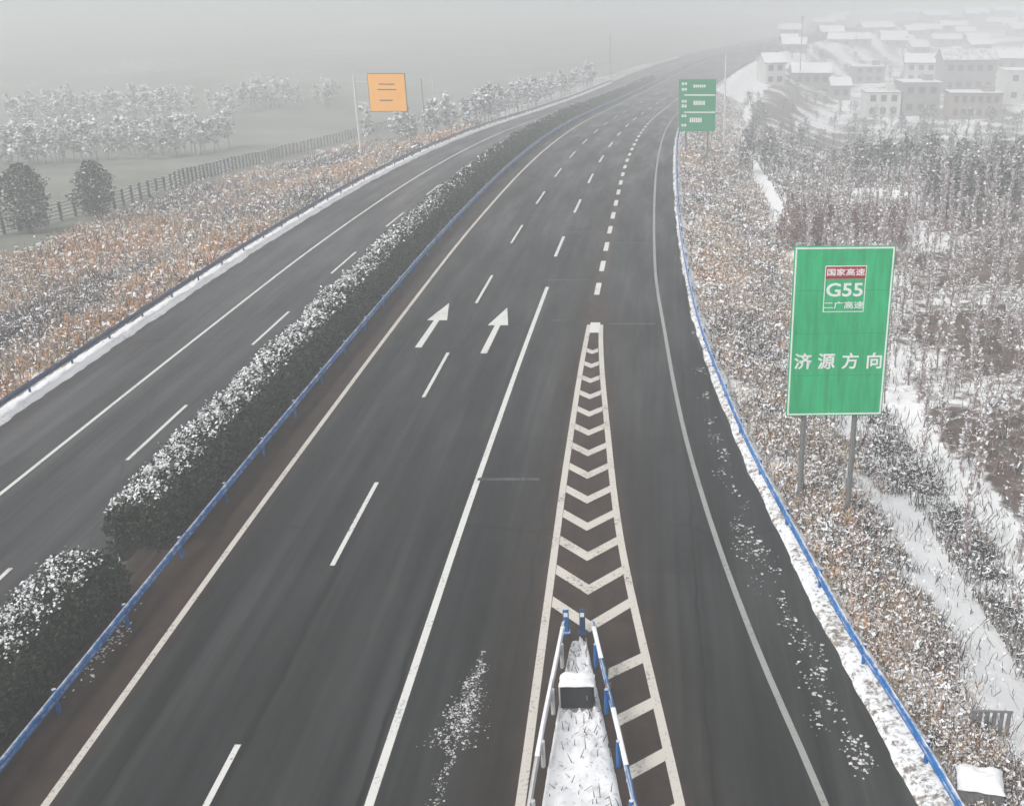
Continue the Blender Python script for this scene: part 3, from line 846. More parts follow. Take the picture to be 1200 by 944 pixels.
# ------------------------------------------------------------------ scrub on the two banks
def scrub(name, x, y, hgt, wid, idx, mats, label, snow_frac, snow_size, snow_tilt=.6):
    n = len(x); z = terrain(x, y)
    lean = rng.normal(0, .28, (n, 2))
    P0 = np.stack([x, y, z - .03], 1)
    P1 = P0 + np.stack([lean[:, 0] * hgt, lean[:, 1] * hgt, hgt], 1)
    a_ = rng.uniform(0, np.pi, n); dx = np.stack([np.cos(a_), np.sin(a_), 0 * a_], 1)
    w_ = wid[:, None]
    Pm = (P0 + P1) / 2 + rng.normal(0, .05, (n, 3))
    V = np.stack([P0 - dx * w_ * .6, P0 + dx * w_ * .6, Pm + dx * w_, P1 + dx * w_ * .3, P1 - dx * w_ * .3, Pm - dx * w_], 1).reshape(-1, 3)
    b0 = np.arange(n) * 6
    F = np.concatenate([np.stack([b0, b0+1, b0+2, b0+5], 1), np.stack([b0+5, b0+2, b0+3, b0+4], 1)])
    ids = np.concatenate([idx, idx])
    k = rng.integers(0, n, int(n * snow_frac))
    t_ = rng.uniform(.25, 1.0, (len(k), 1))
    C = P0[k] * (1 - t_) + P1[k] * t_ + rng.normal(0, .06, (len(k), 3))
    V2, F2 = flakes(C, snow_size[k] * np.clip(rng.lognormal(-.2, .45, len(k)), .4, 2.2), snow_tilt, .48)
    VV, FF, II = join([(V, F, ids), (V2, F2, len(mats))])
    return tag(link(name, build(name, VV, FF, mats + [M['snow']], II)), label, 'scrub', kind='stuff')
def clumped(n, y0, y1, share, n_c, ufun, wmax, sd):
    """points along a bank: a share of them gathered into bushes; returns u-offset d, y, bush strength, bush tone"""
    yc = np.exp(rng.uniform(math.log(y0), math.log(y1), n_c)); dc = rng.uniform(.04, 1, n_c) * wmax
    tone = rng.normal(0, 1, n_c); size = rng.uniform(.5, 1.25, n_c) * np.clip((yc / 35) ** .4, .8, 1.7)
    k = rng.integers(0, n_c, int(n * share))
    y = np.concatenate([yc[k] + rng.normal(0, sd, len(k)) * size[k], np.exp(rng.uniform(math.log(y0), math.log(y1), n - len(k)))])
    d = np.concatenate([dc[k] + rng.normal(0, sd, len(k)) * size[k], rng.uniform(.02, 1, n - len(k)) * wmax])
    st = np.concatenate([size[k], np.zeros(n - len(k))]); tn = np.concatenate([tone[k], np.zeros(n - len(k))])
    m_ = (d > .1) & (d < wmax * 1.05)
    return d[m_], y[m_], st[m_], tn[m_]
# right bank
d, yy, st, tn = clumped(215000, 17, 260, .62, 1900, None, 8.6, .33)
u = rail_r(yy) + .2 + d; n = len(yy)
pth = np.abs(u - path_x(yy) + .5 * lump(u, yy, 4, 2)) < .75 + .8 * sstep((56 - yy) / 20) + .7 * lump(u, yy, 2) + .35 * rng.normal(size=n)
keep = (~pth | (rng.random(n) < .03 + .45 * (lump(u, yy, 3.3, 4) > .35))) & ((lump(u, yy, 1.3) + .5 * rng.normal(size=n) + .6 * (st > 0)) > -.35 + .45 * ((d > 3.5) & (yy < 42)) + .45 * ((d > 4.8) & (yy < 36)))
yy, u, st, tn = yy[keep], u[keep], st[keep], tn[keep]; n = len(yy); sc = np.clip((yy / 30) ** .6, .8, 2.6)
lf = .6 * lump(u, yy * .5, 2.4) + .55 * tn + .2 * rng.normal(size=n) + .35 - .22 * (u - rail_r(yy)) * sstep((75 - yy) / 30) - .5 * sstep((yy - 70) / 30)
idx = np.where(lf > .85, 2, np.where(lf > .0, 1, np.where(lf > -.7, 0, 3)))
idx = np.where(rng.random(n) < .20, 3, idx)
scrub('dry_scrub', X(u, yy), yy, rng.uniform(.12, .4, n) + .45 * st * rng.random(n), .015 * sc, idx, [M['twig_pink'], M['straw'], M['rust_leaf'], M['twig_dark']],
      'dry snow flecked scrub covering the right bank', 1.7, .046 * sc)
# left bank, wider and with orange leaves
d, yy, st, tn = clumped(175000, 36, 180, .66, 1700, None, 23.0, .5)
u = -30.5 - d; n = len(yy)
keep = ((lump(u, yy, 1.8, .4) + .5 * rng.normal(size=n) + .6 * (st > 0)) > -.4)
yy, u, d, st, tn = yy[keep], u[keep], d[keep], st[keep], tn[keep]; n = len(yy); sc = np.clip((yy / 32) ** .6, .9, 2.8)
lf = 1.25 * lump(u * .55, yy * .35, 3.6, 1.1) + .35 * tn + .2 * rng.normal(size=n) - d * .01
idx = np.where(lf > .30, 2, np.where(lf > -.25, 1, np.where(lf > -.8, 0, 3)))
idx = np.where(rng.random(n) < .18, 3, idx)
scrub('dry_scrub', X(u, yy), yy, rng.uniform(.15, .5, n) + .55 * st * rng.random(n), .021 * sc, idx, [M['twig_pink'], M['straw'], M['rust_leaf'], M['twig_dark']],
      'dry orange and white scrub covering the left bank', 1.15, .054 * sc)
# grey rough ground beyond the path on the right
n = 95000
yy = np.exp(rng.uniform(math.log(22), math.log(210), n)); u = path_x(yy) + 1.1 + rng.uniform(0, 1, n) ** 1.3 * (12 + yy * .34)
keep = ((lump(u, yy, 3.1, .9) + .4 * rng.normal(size=n)) > -.45)
yy, u = yy[keep], u[keep]; n = len(yy); sc = np.clip((yy / 30) ** .7, .8, 3.4)
lf = rng.random(n)
inrow = (yy > 32) & (yy < 100) & (X(u, yy) < 8 + yy * .40)
thin = np.hypot((X(u, yy) - wp[0]) / 4.2, (yy - wp[1]) / 5.5) > .9
thin &= ~inrow | (rng.random(n) < .25)
yy, u, sc, lf = yy[thin], u[thin], sc[thin], lf[thin]; n = len(yy)
idx = np.where(lf < .4, 0, np.where(lf < .75, 1, 2))
scrub('rough_grass', X(u, yy), yy, rng.uniform(.15, .7, n), .018 * sc, idx, [M['grey_twig'], M['twig_pink'], M['twig_dark']],
      'grey snow flecked rough growth beyond the snowy path', .95, .052 * sc)

# ------------------------------------------------------------------ trees
def grow(seed, h, spread, n_br, sub, r0, up=.8, base=.25, twist=.25):
    """trunk and branch segments of a bare tree -> trunk list, branch list"""
    rr = np.random.default_rng(seed)
    T, B = [], []
    pts = [np.zeros(3)]
    k = 6
    for i in range(k):
        pts.append(pts[-1] + np.array([rr.normal(0, .035 * h / 3), rr.normal(0, .035 * h / 3), h / k]))
    for i in range(k): T.append((pts[i], pts[i+1], r0 * (1 - i / k * .8), r0 * (1 - (i + 1) / k * .8)))
    for j in range(n_br):
        t = base + (1 - base) * (j + rr.uniform(0, 1)) / n_br
        q = min(k - 1, int(t * k)); p = pts[q] + (pts[q+1] - pts[q]) * (t * k - q)
        az = j * 2.4 + rr.normal(0, .4); L_ = spread * (1.05 - t * .7) * rr.uniform(.7, 1.2)
        d = np.array([math.cos(az), math.sin(az), up * rr.uniform(.7, 1.4)]); d /= np.linalg.norm(d)
        m_ = p + d * L_ * .5; e = m_ + (d + np.array([0, 0, .35]) + rr.normal(0, twist, 3)) * L_ * .5
        rb = r0 * (1 - t * .75) * .5
        B.append((p, m_, rb, rb * .65)); B.append((m_, e, rb * .65, rb * .25))
        for s_ in range(sub):
            tt = rr.uniform(.2, 1); o = p + (m_ - p) * min(1, tt * 2) if tt < .5 else m_ + (e - m_) * (tt * 2 - 1)
            dd = d + rr.normal(0, .6, 3) + np.array([0, 0, .3]); dd /= np.linalg.norm(dd)
            B.append((o, o + dd * L_ * rr.uniform(.25, .5), rb * .4, rb * .15))
    return T, B
def seg_mesh(segs, n=4):
    a = [np.array([s[k] for s in segs]) for k in range(4)]
    return frusta(a[0], a[1], a[2], a[3], n)
def tree_meshes(seed, h, spread, n_br, sub, r0, bark, flake_n, flake_size, flake_mats, up=.8, base=.25, min_r=.0):
    T, B = grow(seed, h, spread, n_br, sub, r0, up, base)
    if min_r: B = [(a, b_, max(c_, min_r), max(d_, min_r * .6)) for a, b_, c_, d_ in B]
    V, F = seg_mesh(T, 6); tm = build('trunk', V, F, bark)
    V, F = seg_mesh(B, 4)
    P0 = np.array([s[0] for s in B]); P1 = np.array([s[1] for s in B])
    k = rng.integers(0, len(B), flake_n); t_ = rng.uniform(.1, 1.05, (flake_n, 1))
    C = P0[k] * (1 - t_) + P1[k] * t_ + rng.normal(0, flake_size * .8, (flake_n, 3))
    V2, F2 = flakes(C, flake_size * rng.uniform(.5, 1.4, flake_n), .8, .7)
    VV, FF, II = join([(V, F, 0), (V2, F2, rng.integers(1, 1 + len(flake_mats), flake_n))])
    return tm, build('crown', VV, FF, [bark] + flake_mats, II)
def plant_tree(name, meshes, p, rz, sc, label, cat='tree', group=None):
    o = empty(name, p, rz); o.scale = (sc[0], sc[0], sc[1]); tag(o, label, cat, group)
    link('trunk', meshes[0], o); link('crown', meshes[1], o)
    return o
# saplings in rows right of the snowy path
sap = [tree_meshes(100 + k, 3.6, .72, 24, 3, .05, M['bark'], 230, .055, [M['snow'], M['snow'], M['twig_pink'], M['bark']], up=2.3, base=.10, min_r=.018) for k in range(6)]
pts = []
for yrow in np.arange(30, 103, 2.7):
    for ur_ in np.arange(12.2, 13 + yrow * .40, 1.9):
        pts.append((float(X(ur_, yrow)) + rng.normal(0, .22), yrow + rng.normal(0, .3)))
random.shuffle(pts)
pts = [p for p in pts if p[0] < 8 + (p[1]) * .40 and (p[0] > 12.2)][:290]
for x_, y_ in pts:
    plant_tree('sapling', sap[random.randrange(6)], (x_, y_, float(terrain(x_, y_)) - .05), random.uniform(0, 6.28), (random.uniform(.85, 1.25), random.uniform(.75, 1.25) * (1 + .35 * max(0, min(1, (y_ - 50) / 30)))),
               'young bare tree with frosted pinkish branches in the planted rows right of the snowy path', 'tree', 'young frosted trees planted in rows')
# grey bare trees behind the rows
gt = [tree_meshes(200 + k, 5.5, 1.9, 18, 4, .09, M['bark_dark'], 190, .15, [M['snow'], M['grey_twig'], M['grey_twig'], M['grey_twig'], M['twig_dark']], up=.9, base=.2, min_r=.02) for k in range(5)]
for k in range(190):
    px = rng.uniform(1000, 1235); py = rng.uniform(146, 262)
    if py > 232 and px < 1080: py -= 40
    p = at(px, py)
    if np.hypot(p[0] - wp[0], p[1] - wp[1]) < 6: continue
    plant_tree('bare_tree', gt[k % 5], (p[0], p[1], p[2] - .05), rng.uniform(0, 6.28), (rng.uniform(.7, 1.1), rng.uniform(.6, .95)),
               'dark grey bare tree in the snow speckled grove below the village', 'tree', 'grey bare trees below the village')
for k in range(75):
    px = rng.uniform(868, 1015); py = rng.uniform(118, 205)
    p = at(px, py)
    plant_tree('bare_tree', gt[k % 5], (p[0], p[1], p[2] - .05), rng.uniform(0, 6.28), (rng.uniform(.6, .9), rng.uniform(.4, .65)),
               'low grey bare tree in the hazy thicket right of the far green sign', 'tree', 'low bare trees behind the far green sign')
# low reddish thicket above the big sign
rt = [tree_meshes(300 + k, 2.2, 1.0, 22, 4, .03, M['bark_red'], 170, .06, [M['bark_red'], M['bark_red'], M['twig_pink'], M['twig_dark']], up=1.0, base=.05, min_r=.012) for k in range(3)]
for k in range(110):
    px = rng.uniform(915, 1062); py = rng.uniform(256, 296)
    p = at(px, py)
    plant_tree('reddish_shrub', rt[k % 3], (p[0], p[1], p[2] - .05), rng.uniform(0, 6.28), (rng.uniform(.8, 1.2), rng.uniform(.7, 1.1)),
               'reddish bare shrub in the thicket behind the big green sign', 'shrub', 'reddish shrubs behind the big sign')
# frosted tree lines far left
ft = [tree_meshes(400 + k, 6.5, 2.0, 18, 3, .09, M['bark_frost'], 420, .22, [M['snow'], M['snow'], M['snow'], M['grey_twig']], up=.9, base=.25, min_r=.03) for k in range(4)]
for k in range(56):
    px = -14 + k * 5.2 + rng.normal(0, 3); py = 196 - (px / 280) * 20 + rng.normal(0, 3)
    p = at(px, py)
    plant_tree('frosted_tree', ft[k % 4], (p[0], p[1], p[2] - .05), rng.uniform(0, 6.28), (rng.uniform(.8, 1.2), rng.uniform(.65, 1.0)),
               'white frosted tree in the distant row beyond the left fields', 'tree', 'frosted trees in the far left row')
for k in range(62):
    yb = 172 + (k / 62) ** 1.1 * 130 + rng.normal(0, 3); ub = -33.5 - abs(rng.normal(0, 5))
    xb = float(X(ub, yb))
    plant_tree('frosted_tree', ft[k % 4], (xb, yb, float(terrain(xb, yb)) - .05), rng.uniform(0, 6.28), (rng.uniform(.8, 1.15), rng.uniform(.65, 1.0)),
               'white frosted tree crowding the left roadside near the bend', 'tree', 'frosted roadside trees near the bend')
# two dark evergreens behind the fence
def round_tree(px, py, h, wd, label, seed):
    rr = np.random.default_rng(seed); p = at(px, py)
    o = empty('evergreen_tree', (p[0], p[1], p[2] - .05)); tag(o, label, 'tree')
    mb = MB(); mb.tube((0, 0, 0), (0, 0, h * .9), .16, .04, 8); mb.build('trunk', M['bark_dark'], o)
    n = 5200
    t = rr.uniform(0, 1, n) ** .8; rad = wd * np.sin(np.pi * np.clip(t * .86 + .10, 0, 1)) ** .65 * (.9 + .1 * np.sin(t * 17 + seed)) * np.sqrt(rr.uniform(.05, 1, n)); az = rr.uniform(0, 6.28, n)
    rad *= 1 + .28 * np.sin(az * 3 + seed + t * 5) + .16 * np.sin(az * 7 - t * 23)
    C = np.stack([np.cos(az) * rad, np.sin(az) * rad, h * (.08 + .90 * t) - rad * .1], 1)
    V, F = flakes(C, .13 * rr.uniform(.6, 1.4, n), .9, .5)
    link('crown', build('crown', V, F, M['conifer']), o)
round_tree(36, 272, 6.4, 2.3, 'dark broad evergreen behind the left fence, leftmost in the photo', 1)
round_tree(116, 256, 5.8, 1.9, 'dark narrow evergreen behind the left fence, greener one of the two', 2)

# ------------------------------------------------------------------ fence along the foot of the left bank
fp = np.array([at(px, py) for px, py in ((-60, 296), (0, 276), (60, 262), (130, 246), (200, 224), (260, 204), (330, 184), (400, 166), (455, 150), (500, 140))])
seg = np.concatenate([[0], np.cumsum(np.linalg.norm(np.diff(fp[:, :2], axis=0), axis=1))])
dist = np.arange(0, seg[-1], max(1.7, seg[-1] / 96))[:98]
fx, fy = np.interp(dist, seg, fp[:, 0]), np.interp(dist, seg, fp[:, 1]); fz = terrain(fx, fy)
fen = empty('field_fence', (fx[0], fy[0], fz[0])); tag(fen, 'dark post and wire fence along the foot of the left bank', 'fence')
mb = MB(); mb.box((0, 0, .85), (.22, .22, 2.0), 0, .02); mb.box((0, 0, 1.88), (.24, .24, .08), 0, .02)
pm = build('post', mb.v, mb.f, M['fence'], mb.i)
for x_, y_, z_ in zip(fx, fy, fz): link('post', pm, fen, (x_ - fx[0], y_ - fy[0], z_ - fz[0]))
P = np.stack([fx - fx[0], fy - fy[0], fz - fz[0]], 1)
vs, fs, n0 = [], [], 0
for h_ in (.35, .7, 1.05, 1.4, 1.72):
    V, F = sweep(P + np.array([0, 0, h_]), [(-.045, -.045), (.045, -.045), (.045, .045), (-.045, .045)])
    vs.append(V); fs += [tuple(n0 + i for i in f_) for f_ in F]; n0 += len(V)
link('wires', build('wires', np.concatenate(vs), fs, M['fence']), fen)

# ------------------------------------------------------------------ signs
def text_mesh(txt, size, mat, name='lettering', bold=.0):
    cu = bpy.data.curves.new(name, 'FONT')
    cu.body = txt; cu.size = size; cu.align_x = 'CENTER'; cu.align_y = 'CENTER'; cu.extrude = .003; cu.offset = bold
    cu.resolution_u = 3
    t_ = bpy.data.objects.new(name, cu); COL.objects.link(t_)
    bpy.context.view_layer.update()
    dg = bpy.context.evaluated_depsgraph_get()
    me = bpy.data.meshes.new_from_object(t_.evaluated_get(dg))
    bpy.data.objects.remove(t_)
    me.materials.clear(); me.materials.append(mat)
    return me
SY = 35.0
tl, tr, bl, br = atY(928, 287, SY), atY(1047, 289, SY), atY(923, 486, SY), atY(1037, 487, SY)
sw = float((tr[0] - tl[0] + br[0] - bl[0]) / 2); sh = float((tl[2] + tr[2] - bl[2] - br[2]) / 2)
scx = float((tl[0] + tr[0] + bl[0] + br[0]) / 4); szc = float((tl[2] + tr[2] + bl[2] + br[2]) / 4)
gz = float(terrain(scx, SY)) - .3
sg = empty('direction_sign', (scx, SY, gz), R(2)); tag(sg, 'tall green direction sign on two grey posts right of the guardrail', 'road sign')
zc = szc - gz
mb = MB(); mb.box((0, 0, zc), (sw, .05, sh), 0, .02); pan = mb.build('panel', M['sign_green'], sg)
mb = MB(); bw = .055; e = .07
for sx_ in (-1, 1): mb.box((sx_ * (sw / 2 - e), -.028, zc), (bw, .006, sh - 2 * e - bw))
for sz_ in (-1, 1): mb.box((0, -.028, zc + sz_ * (sh / 2 - e)), (sw - 2 * e + bw, .006, bw))
mb.build('border', M['sign_white'], pan)
for sx_ in (-.30, .23):
    mb = MB(); mb.tube((sx_ * sw, .14, -.3), (sx_ * sw, .14, zc + sh / 2 - .2), .10, n=12); po = mb.build('post', M['pole_grey'], sg)
mb = MB()
for q in (-.38, -.13, .13, .38): mb.box((0, .05, zc + q * sh), (sw * .94, .05, .09))
mb.build('stiffener', M['galv'], sg)
def onpanel(fx_, fy_): return (-sw / 2 + fx_ * sw, -.031, zc + sh / 2 - fy_ * sh)
mb = MB()
for q in (-.25, 0, .25): mb.box((0, -.0258, zc + q * sh), (sw - .30, .002, .014))
mb.build('panel_seams', M['seam_green'], pan)
# route shield
x0, _, z1 = onpanel(.315, .11); x1, _, z0 = onpanel(.725, .375)
mb = MB(); cxs = (x0 + x1) / 2; W_ = x1 - x0; Hs = z1 - z0
mb.box((cxs, -.029, (z0 + z1) / 2), (W_, .008, Hs), 0); sh_ = mb.build('route_shield', M['sign_white'], pan)
rb = Hs * .26
mb = MB(); mb.box((cxs, -.034, z1 - rb / 2 - .03), (W_ - .06, .008, rb)); mb.build('red_band', M['sign_red'], sh_)
mb = MB(); mb.box((cxs, -.034, z0 + (Hs - rb - .03) / 2 + .015), (W_ - .06, .008, Hs - rb - .07)); mb.build('green_field', M['sign_green'], sh_)
def put(txt, size, p, mat, parent, bold=.0, sx_=1.0):
    o = link('lettering', text_mesh(txt, size, mat, bold=bold), parent, p, (R(90), 0, 0)); o.scale = (sx_, 1, 1); return o
put('国家高速', rb * .62, (cxs, -.040, z1 - rb / 2 - .03), M['sign_white'], sh_, .004, 1.25)
put('G55', Hs * .40, (cxs, -.040, z0 + Hs * .47), M['sign_white'], sh_, .012, 1.15)
put('二广高速', Hs * .17, (cxs, -.040, z0 + Hs * .14), M['sign_white'], sh_, .003, 1.25)
for ch, fx_ in zip('济源方向', (.145, .385, .63, .875)):
    p = onpanel(fx_, .672); put(ch, .62, (p[0], -.034, p[2]), M['sign_white'], pan, .012)

# far sign with three rows
fy_ = 121.0
a_, b_ = atY(796, 93, fy_), atY(838, 154, fy_)
w_, h_ = float(b_[0] - a_[0]), float(a_[2] - b_[2]); cx = float((a_[0] + b_[0]) / 2); cz = float((a_[2] + b_[2]) / 2)
g0 = float(terrain(cx, fy_)) - .2
fs_ = empty('distance_sign', (cx, fy_, g0)); tag(fs_, 'green three row distance sign fading in the haze far along the right edge', 'road sign')
mb = MB(); mb.box((0, 0, cz - g0), (w_, .06, h_), 0, .03); pan2 = mb.build('panel', M['sign_green_far'], fs_)
for sx_ in (-.3, .3):
    mb = MB(); mb.tube((sx_ * w_, .15, -.2), (sx_ * w_, .15, cz - g0 + h_ * .45), .11, n=10); mb.build('post', M['pole_grey'], fs_)
mb = MB()
def fb(x_, y_, ww, hh): mb.box((-w_ / 2 + x_ * w_, -.036, cz - g0 + h_ / 2 - y_ * h_), (ww * w_, .012, hh * h_))
for y_, x_ in ((.30, .56), (.63, .56)): fb(x_, y_, .84, .025)
mb.build('divider', M['sign_white'], pan2)
mb = MB()
for (x_, y_, ww, hh) in ((.14, .085, .15, .05), (.14, .19, .15, .05), (.55, .13, .34, .055), (.14, .42, .15, .05), (.14, .51, .15, .06), (.55, .45, .32, .08), (.14, .70, .15, .05), (.14, .88, .15, .05), (.46, .78, .34, .09)):
    # each blurred word as a short row of strokes
    nst = max(2, int(ww / .05))
    for q in range(nst): fb(x_ - ww / 2 + (q + .5) * ww / nst, y_, ww / nst * .78, hh)
mb.build('lettering', M['sign_white'], pan2)

# orange board on a cantilever post at the far carriageway
p = at(423, 187); oy = float(p[1])
a_, b_ = atY(430, 86, oy), atY(478, 131, oy)
ob = empty('message_board', (p[0], p[1], p[2] - .1)); tag(ob, 'orange board hung from a pale post beyond the far carriageway', 'road sign')
ox, oz = float(p[0]), float(p[2]) - .1
w_, h_ = float(b_[0] - a_[0]), float(a_[2] - b_[2]); cx = float((a_[0] + b_[0]) / 2) - ox; cz = float((a_[2] + b_[2]) / 2) - oz
mb = MB(); mb.tube((0, .3, -.2), (0, .3, cz + h_ * .45), .20, .15, 12); mb.box((0, .3, .05), (.8, .8, .1)); mb.build('post', M['pole_pale'], ob)
mb = MB()
for q in (-.28, .28): mb.tube((0, .3, cz + q * h_), (cx + w_ * .42, .3, cz + q * h_), .08, n=8)
mb.build('arm', M['pole_pale'], ob)
mb = MB(); mb.box((cx, 0, cz), (w_, .3, h_), 0, .06); hz_ = mb.build('housing', M['sign_black'], ob)
mb = MB(); mb.box((cx, -.153, cz), (w_ - .18, .02, h_ - .18)); mb.build('orange_face', M['orange_led'], hz_)
mb = MB()
for q, (dx_, dz_, ww, hh) in enumerate(((-.05, -.20, .34, .035), (-.0, .08, .5, .03), (.0, .22, .42, .03))): mb.box((cx + dx_ * w_, -.168, cz + dz_ * h_), (ww * w_, .012, hh * h_))
mb.build('lettering', M['sign_black'], hz_)

# slim poles
def pole(px, py, top_py, label, mat, arm=False, r=.11):
    p = at(px, py); t_ = atY(px, top_py, float(p[1])); h_ = float(t_[2] - p[2])
    o = empty('slim_pole', (p[0], p[1], p[2] - .1)); tag(o, label, 'pole')
    mb = MB(); mb.tube((0, 0, 0), (0, 0, h_), r, r * .6, 10); mb.build('shaft', M[mat], o)
    mb = MB(); mb.box((0, 0, .12), (.5, .5, .06), 0, .01); mb.build('base_plate', M['galv'], o)
    if arm:
        mb = MB(); mb.box((0, 0, h_ - .5), (1.6, .12, .12)); mb.box((0, 0, h_ - 1.1), (1.2, .1, .1)); mb.build('crossarm', M[mat], o)
        for q in (-.7, 0, .7):
            mb = MB(); mb.tube((q, 0, h_ - .44), (q, 0, h_ - .2), .06, .04, 8); mb.build('insulator', M['pole_pale'], o)
    else:
        mb = MB(); mb.box((0, -.15, h_ - .1), (.16, .55, .18), 0, .04); mb.build('head_unit', M[mat], o)
    return o
pole(499, 164, 92, 'slim grey pole beyond the far carriageway, left of a close pair', 'pole_grey')
pole(511, 160, 92, 'slim pale pole beyond the far carriageway, right of a close pair', 'pole_pale')
pole(848, 172, 62, 'slim pale pole just right of the far green sign', 'pole_pale', r=.14)
pole(937, 96, 18, 'utility pole with crossarms at the left end of the village', 'pole_grey', True, .16)
pole(716, 92, 40, 'faint slim pole by the road bend in the haze', 'pole_grey', r=.14)

# ------------------------------------------------------------------ village on the hazy slope and the shed on the left
def house(px, py, pw, ph, depth, storeys, nwin, wall, roof, kind, label, rz=0.0, group=None, name='village_house'):
    """px: middle of the front wall's foot; pw, ph: its size in photo pixels, turned into metres at its distance"""
    p = at(px, py); Zc = p[1] * math.cos(TILT) + (CAM_H - p[2]) * math.sin(TILT)
    s_ = Zc / FPX; w_, h_ = pw * s_, ph * s_ * 1.05
    o = empty(name, (p[0], p[1], p[2] - .4), rz); tag(o, label, 'house', group)
    mb = MB(); mb.box((0, depth / 2, h_ / 2), (w_, depth, h_ + .5)); mb.build('walls', M[wall], o)
    top = h_ + .25
    if kind == 'flat':
        mb = MB(); mb.box((0, depth / 2, top + .16), (w_ + .5, depth + .5, .3), 0, .08); mb.build('roof', M[roof], o)
        mb = MB(); mb.box((w_ * .28, depth * .55, top + 1.0), (w_ * .22, depth * .35, 1.5)); mb.build('stair_house', M[wall], o)
    else:
        e_ = .5; rh = depth * .30
        V = [(-w_/2 - e_, -e_, top - .05), (w_/2 + e_, -e_, top - .05), (w_/2 + e_, depth/2, top + rh), (-w_/2 - e_, depth/2, top + rh), (-w_/2 - e_, depth + e_, top - .05), (w_/2 + e_, depth + e_, top - .05)]
        V += [(x_, y_, z_ + .28) for x_, y_, z_ in V]
        F = [(0, 1, 2, 3)[::-1], (3, 2, 5, 4)[::-1], (6, 7, 8, 9), (9, 8, 11, 10), (0, 1, 7, 6), (5, 4, 10, 11), (1, 2, 8, 7), (2, 5, 11, 8), (0, 6, 9, 3), (3, 9, 10, 4)]
        link('roof', build('roof', V, F, M[roof]), o)
        V = [(-w_/2, .02, top - .3), (-w_/2, depth - .02, top - .3), (-w_/2, depth/2, top + rh - .1), (w_/2, .02, top - .3), (w_/2, depth - .02, top - .3), (w_/2, depth/2, top + rh - .1)]
        V = [(x_ * .995, y_, z_) for x_, y_, z_ in V]
        link('gable', build('gable', V, [(0, 2, 1), (3, 4, 5), (0, 1, 4, 3), (0, 3, 5, 2), (1, 2, 5, 4)], M[wall]), o)
    for s2 in range(storeys):
        for q in range(nwin):
            x_ = (-.5 + (q + .5) / nwin) * w_ * .92; z_ = .5 + h_ * (s2 + .52) / storeys
            mb = MB(); mb.box((x_, -.0, z_), (min(1.7, w_ / nwin * .5), .12, min(1.7, h_ / storeys * .5))); mb.build('window', M['window'], o)
    return o
house(908, 100, 24, 24, 8, 2, 2, 'wall_a', 'roof', 'gable', 'pale house with bright snow roof at the left end of the village', R(12))
house(951, 102, 44, 15, 9, 1, 4, 'wall_b', 'roof', 'gable', 'long low grey house second from the left in the village')
house(1018, 98, 36, 18, 9, 2, 3, 'wall_b', 'roof', 'flat', 'flat roofed grey block in the middle of the village')
house(1078, 98, 36, 22, 9, 2, 3, 'wall_a', 'roof', 'gable', 'pale house with the brightest snow roof in mid village', R(-8))
house(1034, 138, 40, 27, 8, 2, 3, 'wall_a', 'roof_bare', 'flat', 'pale two storey house with dark windows at the front of the village')
house(1078, 136, 44, 36, 9, 2, 3, 'wall_b', 'roof', 'flat', 'grey flat roofed house between two pale fronts of the village', R(4))
house(1134, 110, 62, 36, 10, 2, 5, 'wall_b', 'roof_bare', 'gable', 'wide dark grey building with half bare roof on the village right')
house(1142, 140, 60, 28, 8, 2, 6, 'wall_c', 'roof_bare', 'flat', 'brownish front building with narrow windows on the village right', R(-3))
house(1196, 122, 40, 36, 9, 2, 2, 'wall_a', 'roof', 'flat', 'pale tall house cut by the right frame edge')
house(1186, 84, 46, 14, 9, 1, 3, 'wall_b', 'roof', 'gable', 'low house with bright snow roof above the dark building')
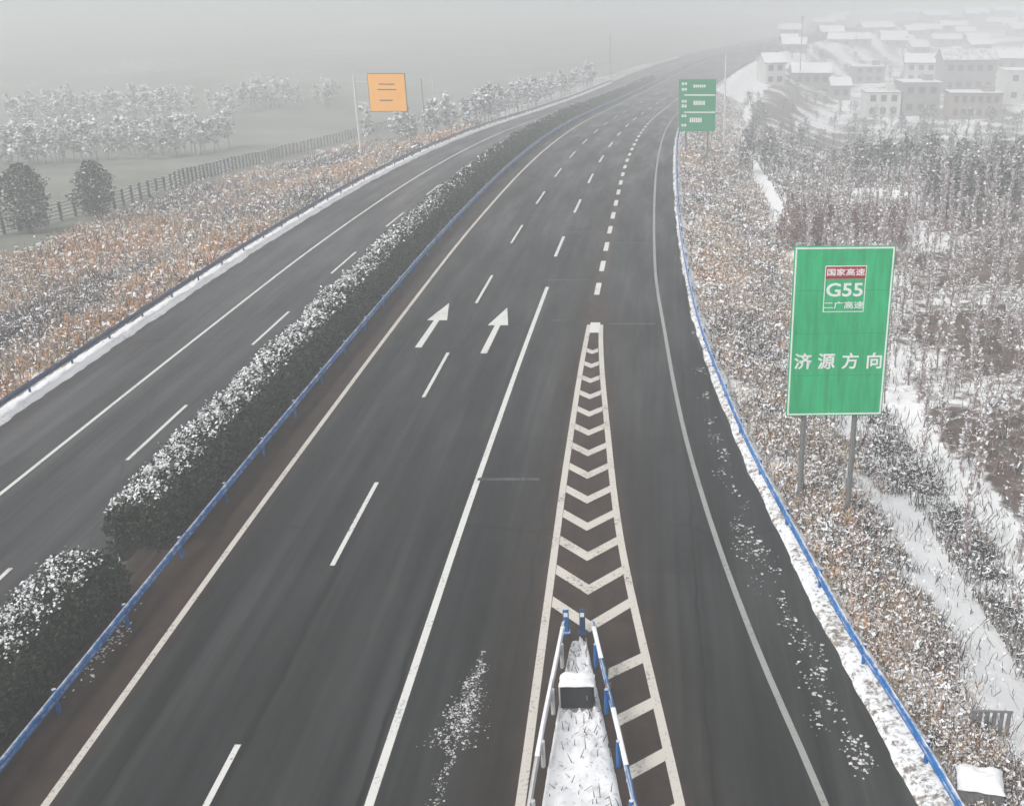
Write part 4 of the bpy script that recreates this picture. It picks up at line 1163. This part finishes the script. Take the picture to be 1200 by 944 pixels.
house(985, 118, 22, 16, 7, 1, 2, 'wall_c', 'roof', 'gable', 'small brown house behind the thicket in the village')
VIL = [(float(rng.uniform(905, 1215)), float(rng.uniform(17, 64)), float(rng.uniform(18, 32))) for k in range(20)]
for px, py, pw in VIL + list(((985, 26, 22), (966, 34, 26), (1030, 40, 40), (985, 54, 30), (1046, 55, 26), (1084, 42, 30), (1118, 38, 30), (1110, 54, 32), (1142, 22, 22), (1174, 34, 34), (1060, 22, 26), (930, 60, 26), (1150, 60, 28))):
    house(px, py, pw, 7, 8, 1, 2, 'wall_b', 'roof', 'gable', 'faint snow roofed house high on the hazy slope behind the village', R(rng.uniform(-15, 15)), 'faint houses behind the village')

for k in range(46):
    px = rng.uniform(890, 1215); py = rng.uniform(66, 128)
    p = at(px, py)
    plant_tree('bare_tree', gt[k % 5], (p[0], p[1], p[2] - .05), rng.uniform(0, 6.28), (rng.uniform(.7, 1.1), rng.uniform(.6, 1.0)),
               'faint grey bare tree standing among the village houses', 'tree', 'bare trees among the village houses')
for k in range(80):
    px = rng.uniform(-25, 400); py = 150 - px / 400 * 26 + rng.normal(0, 6)
    p = at(px, py)
    plant_tree('frosted_tree', ft[k % 4], (p[0], p[1], p[2] - .05), rng.uniform(0, 6.28), (rng.uniform(.9, 1.5), rng.uniform(.7, 1.1)),
               'faint frosted tree in the far woodland behind the white row on the left', 'tree', 'faint woodland trees far left')
# ------------------------------------------------------------------ haze
mb = MB(); mb.box((0, 0, 0), (1330, 1150, 74))
hz = mb.build('haze', None or bpy.data.materials.new('haze'), None, (0, 460, 74 / 2 - 22.0)); hz['kind'] = 'stuff'; tag(hz, 'pale winter haze filling the air', 'haze')
m = hz.data.materials[0]; m.use_nodes = True; t = m.node_tree; t.nodes.clear()
pv = node(t, 'ShaderNodeVolumePrincipled'); out = node(t, 'ShaderNodeOutputMaterial')
pv.inputs['Color'].default_value = (.90, .92, .935, 1); pv.inputs['Density'].default_value = HAZE_DENSITY; pv.inputs['Anisotropy'].default_value = .1
t.links.new(pv.outputs[0], out.inputs['Volume'])
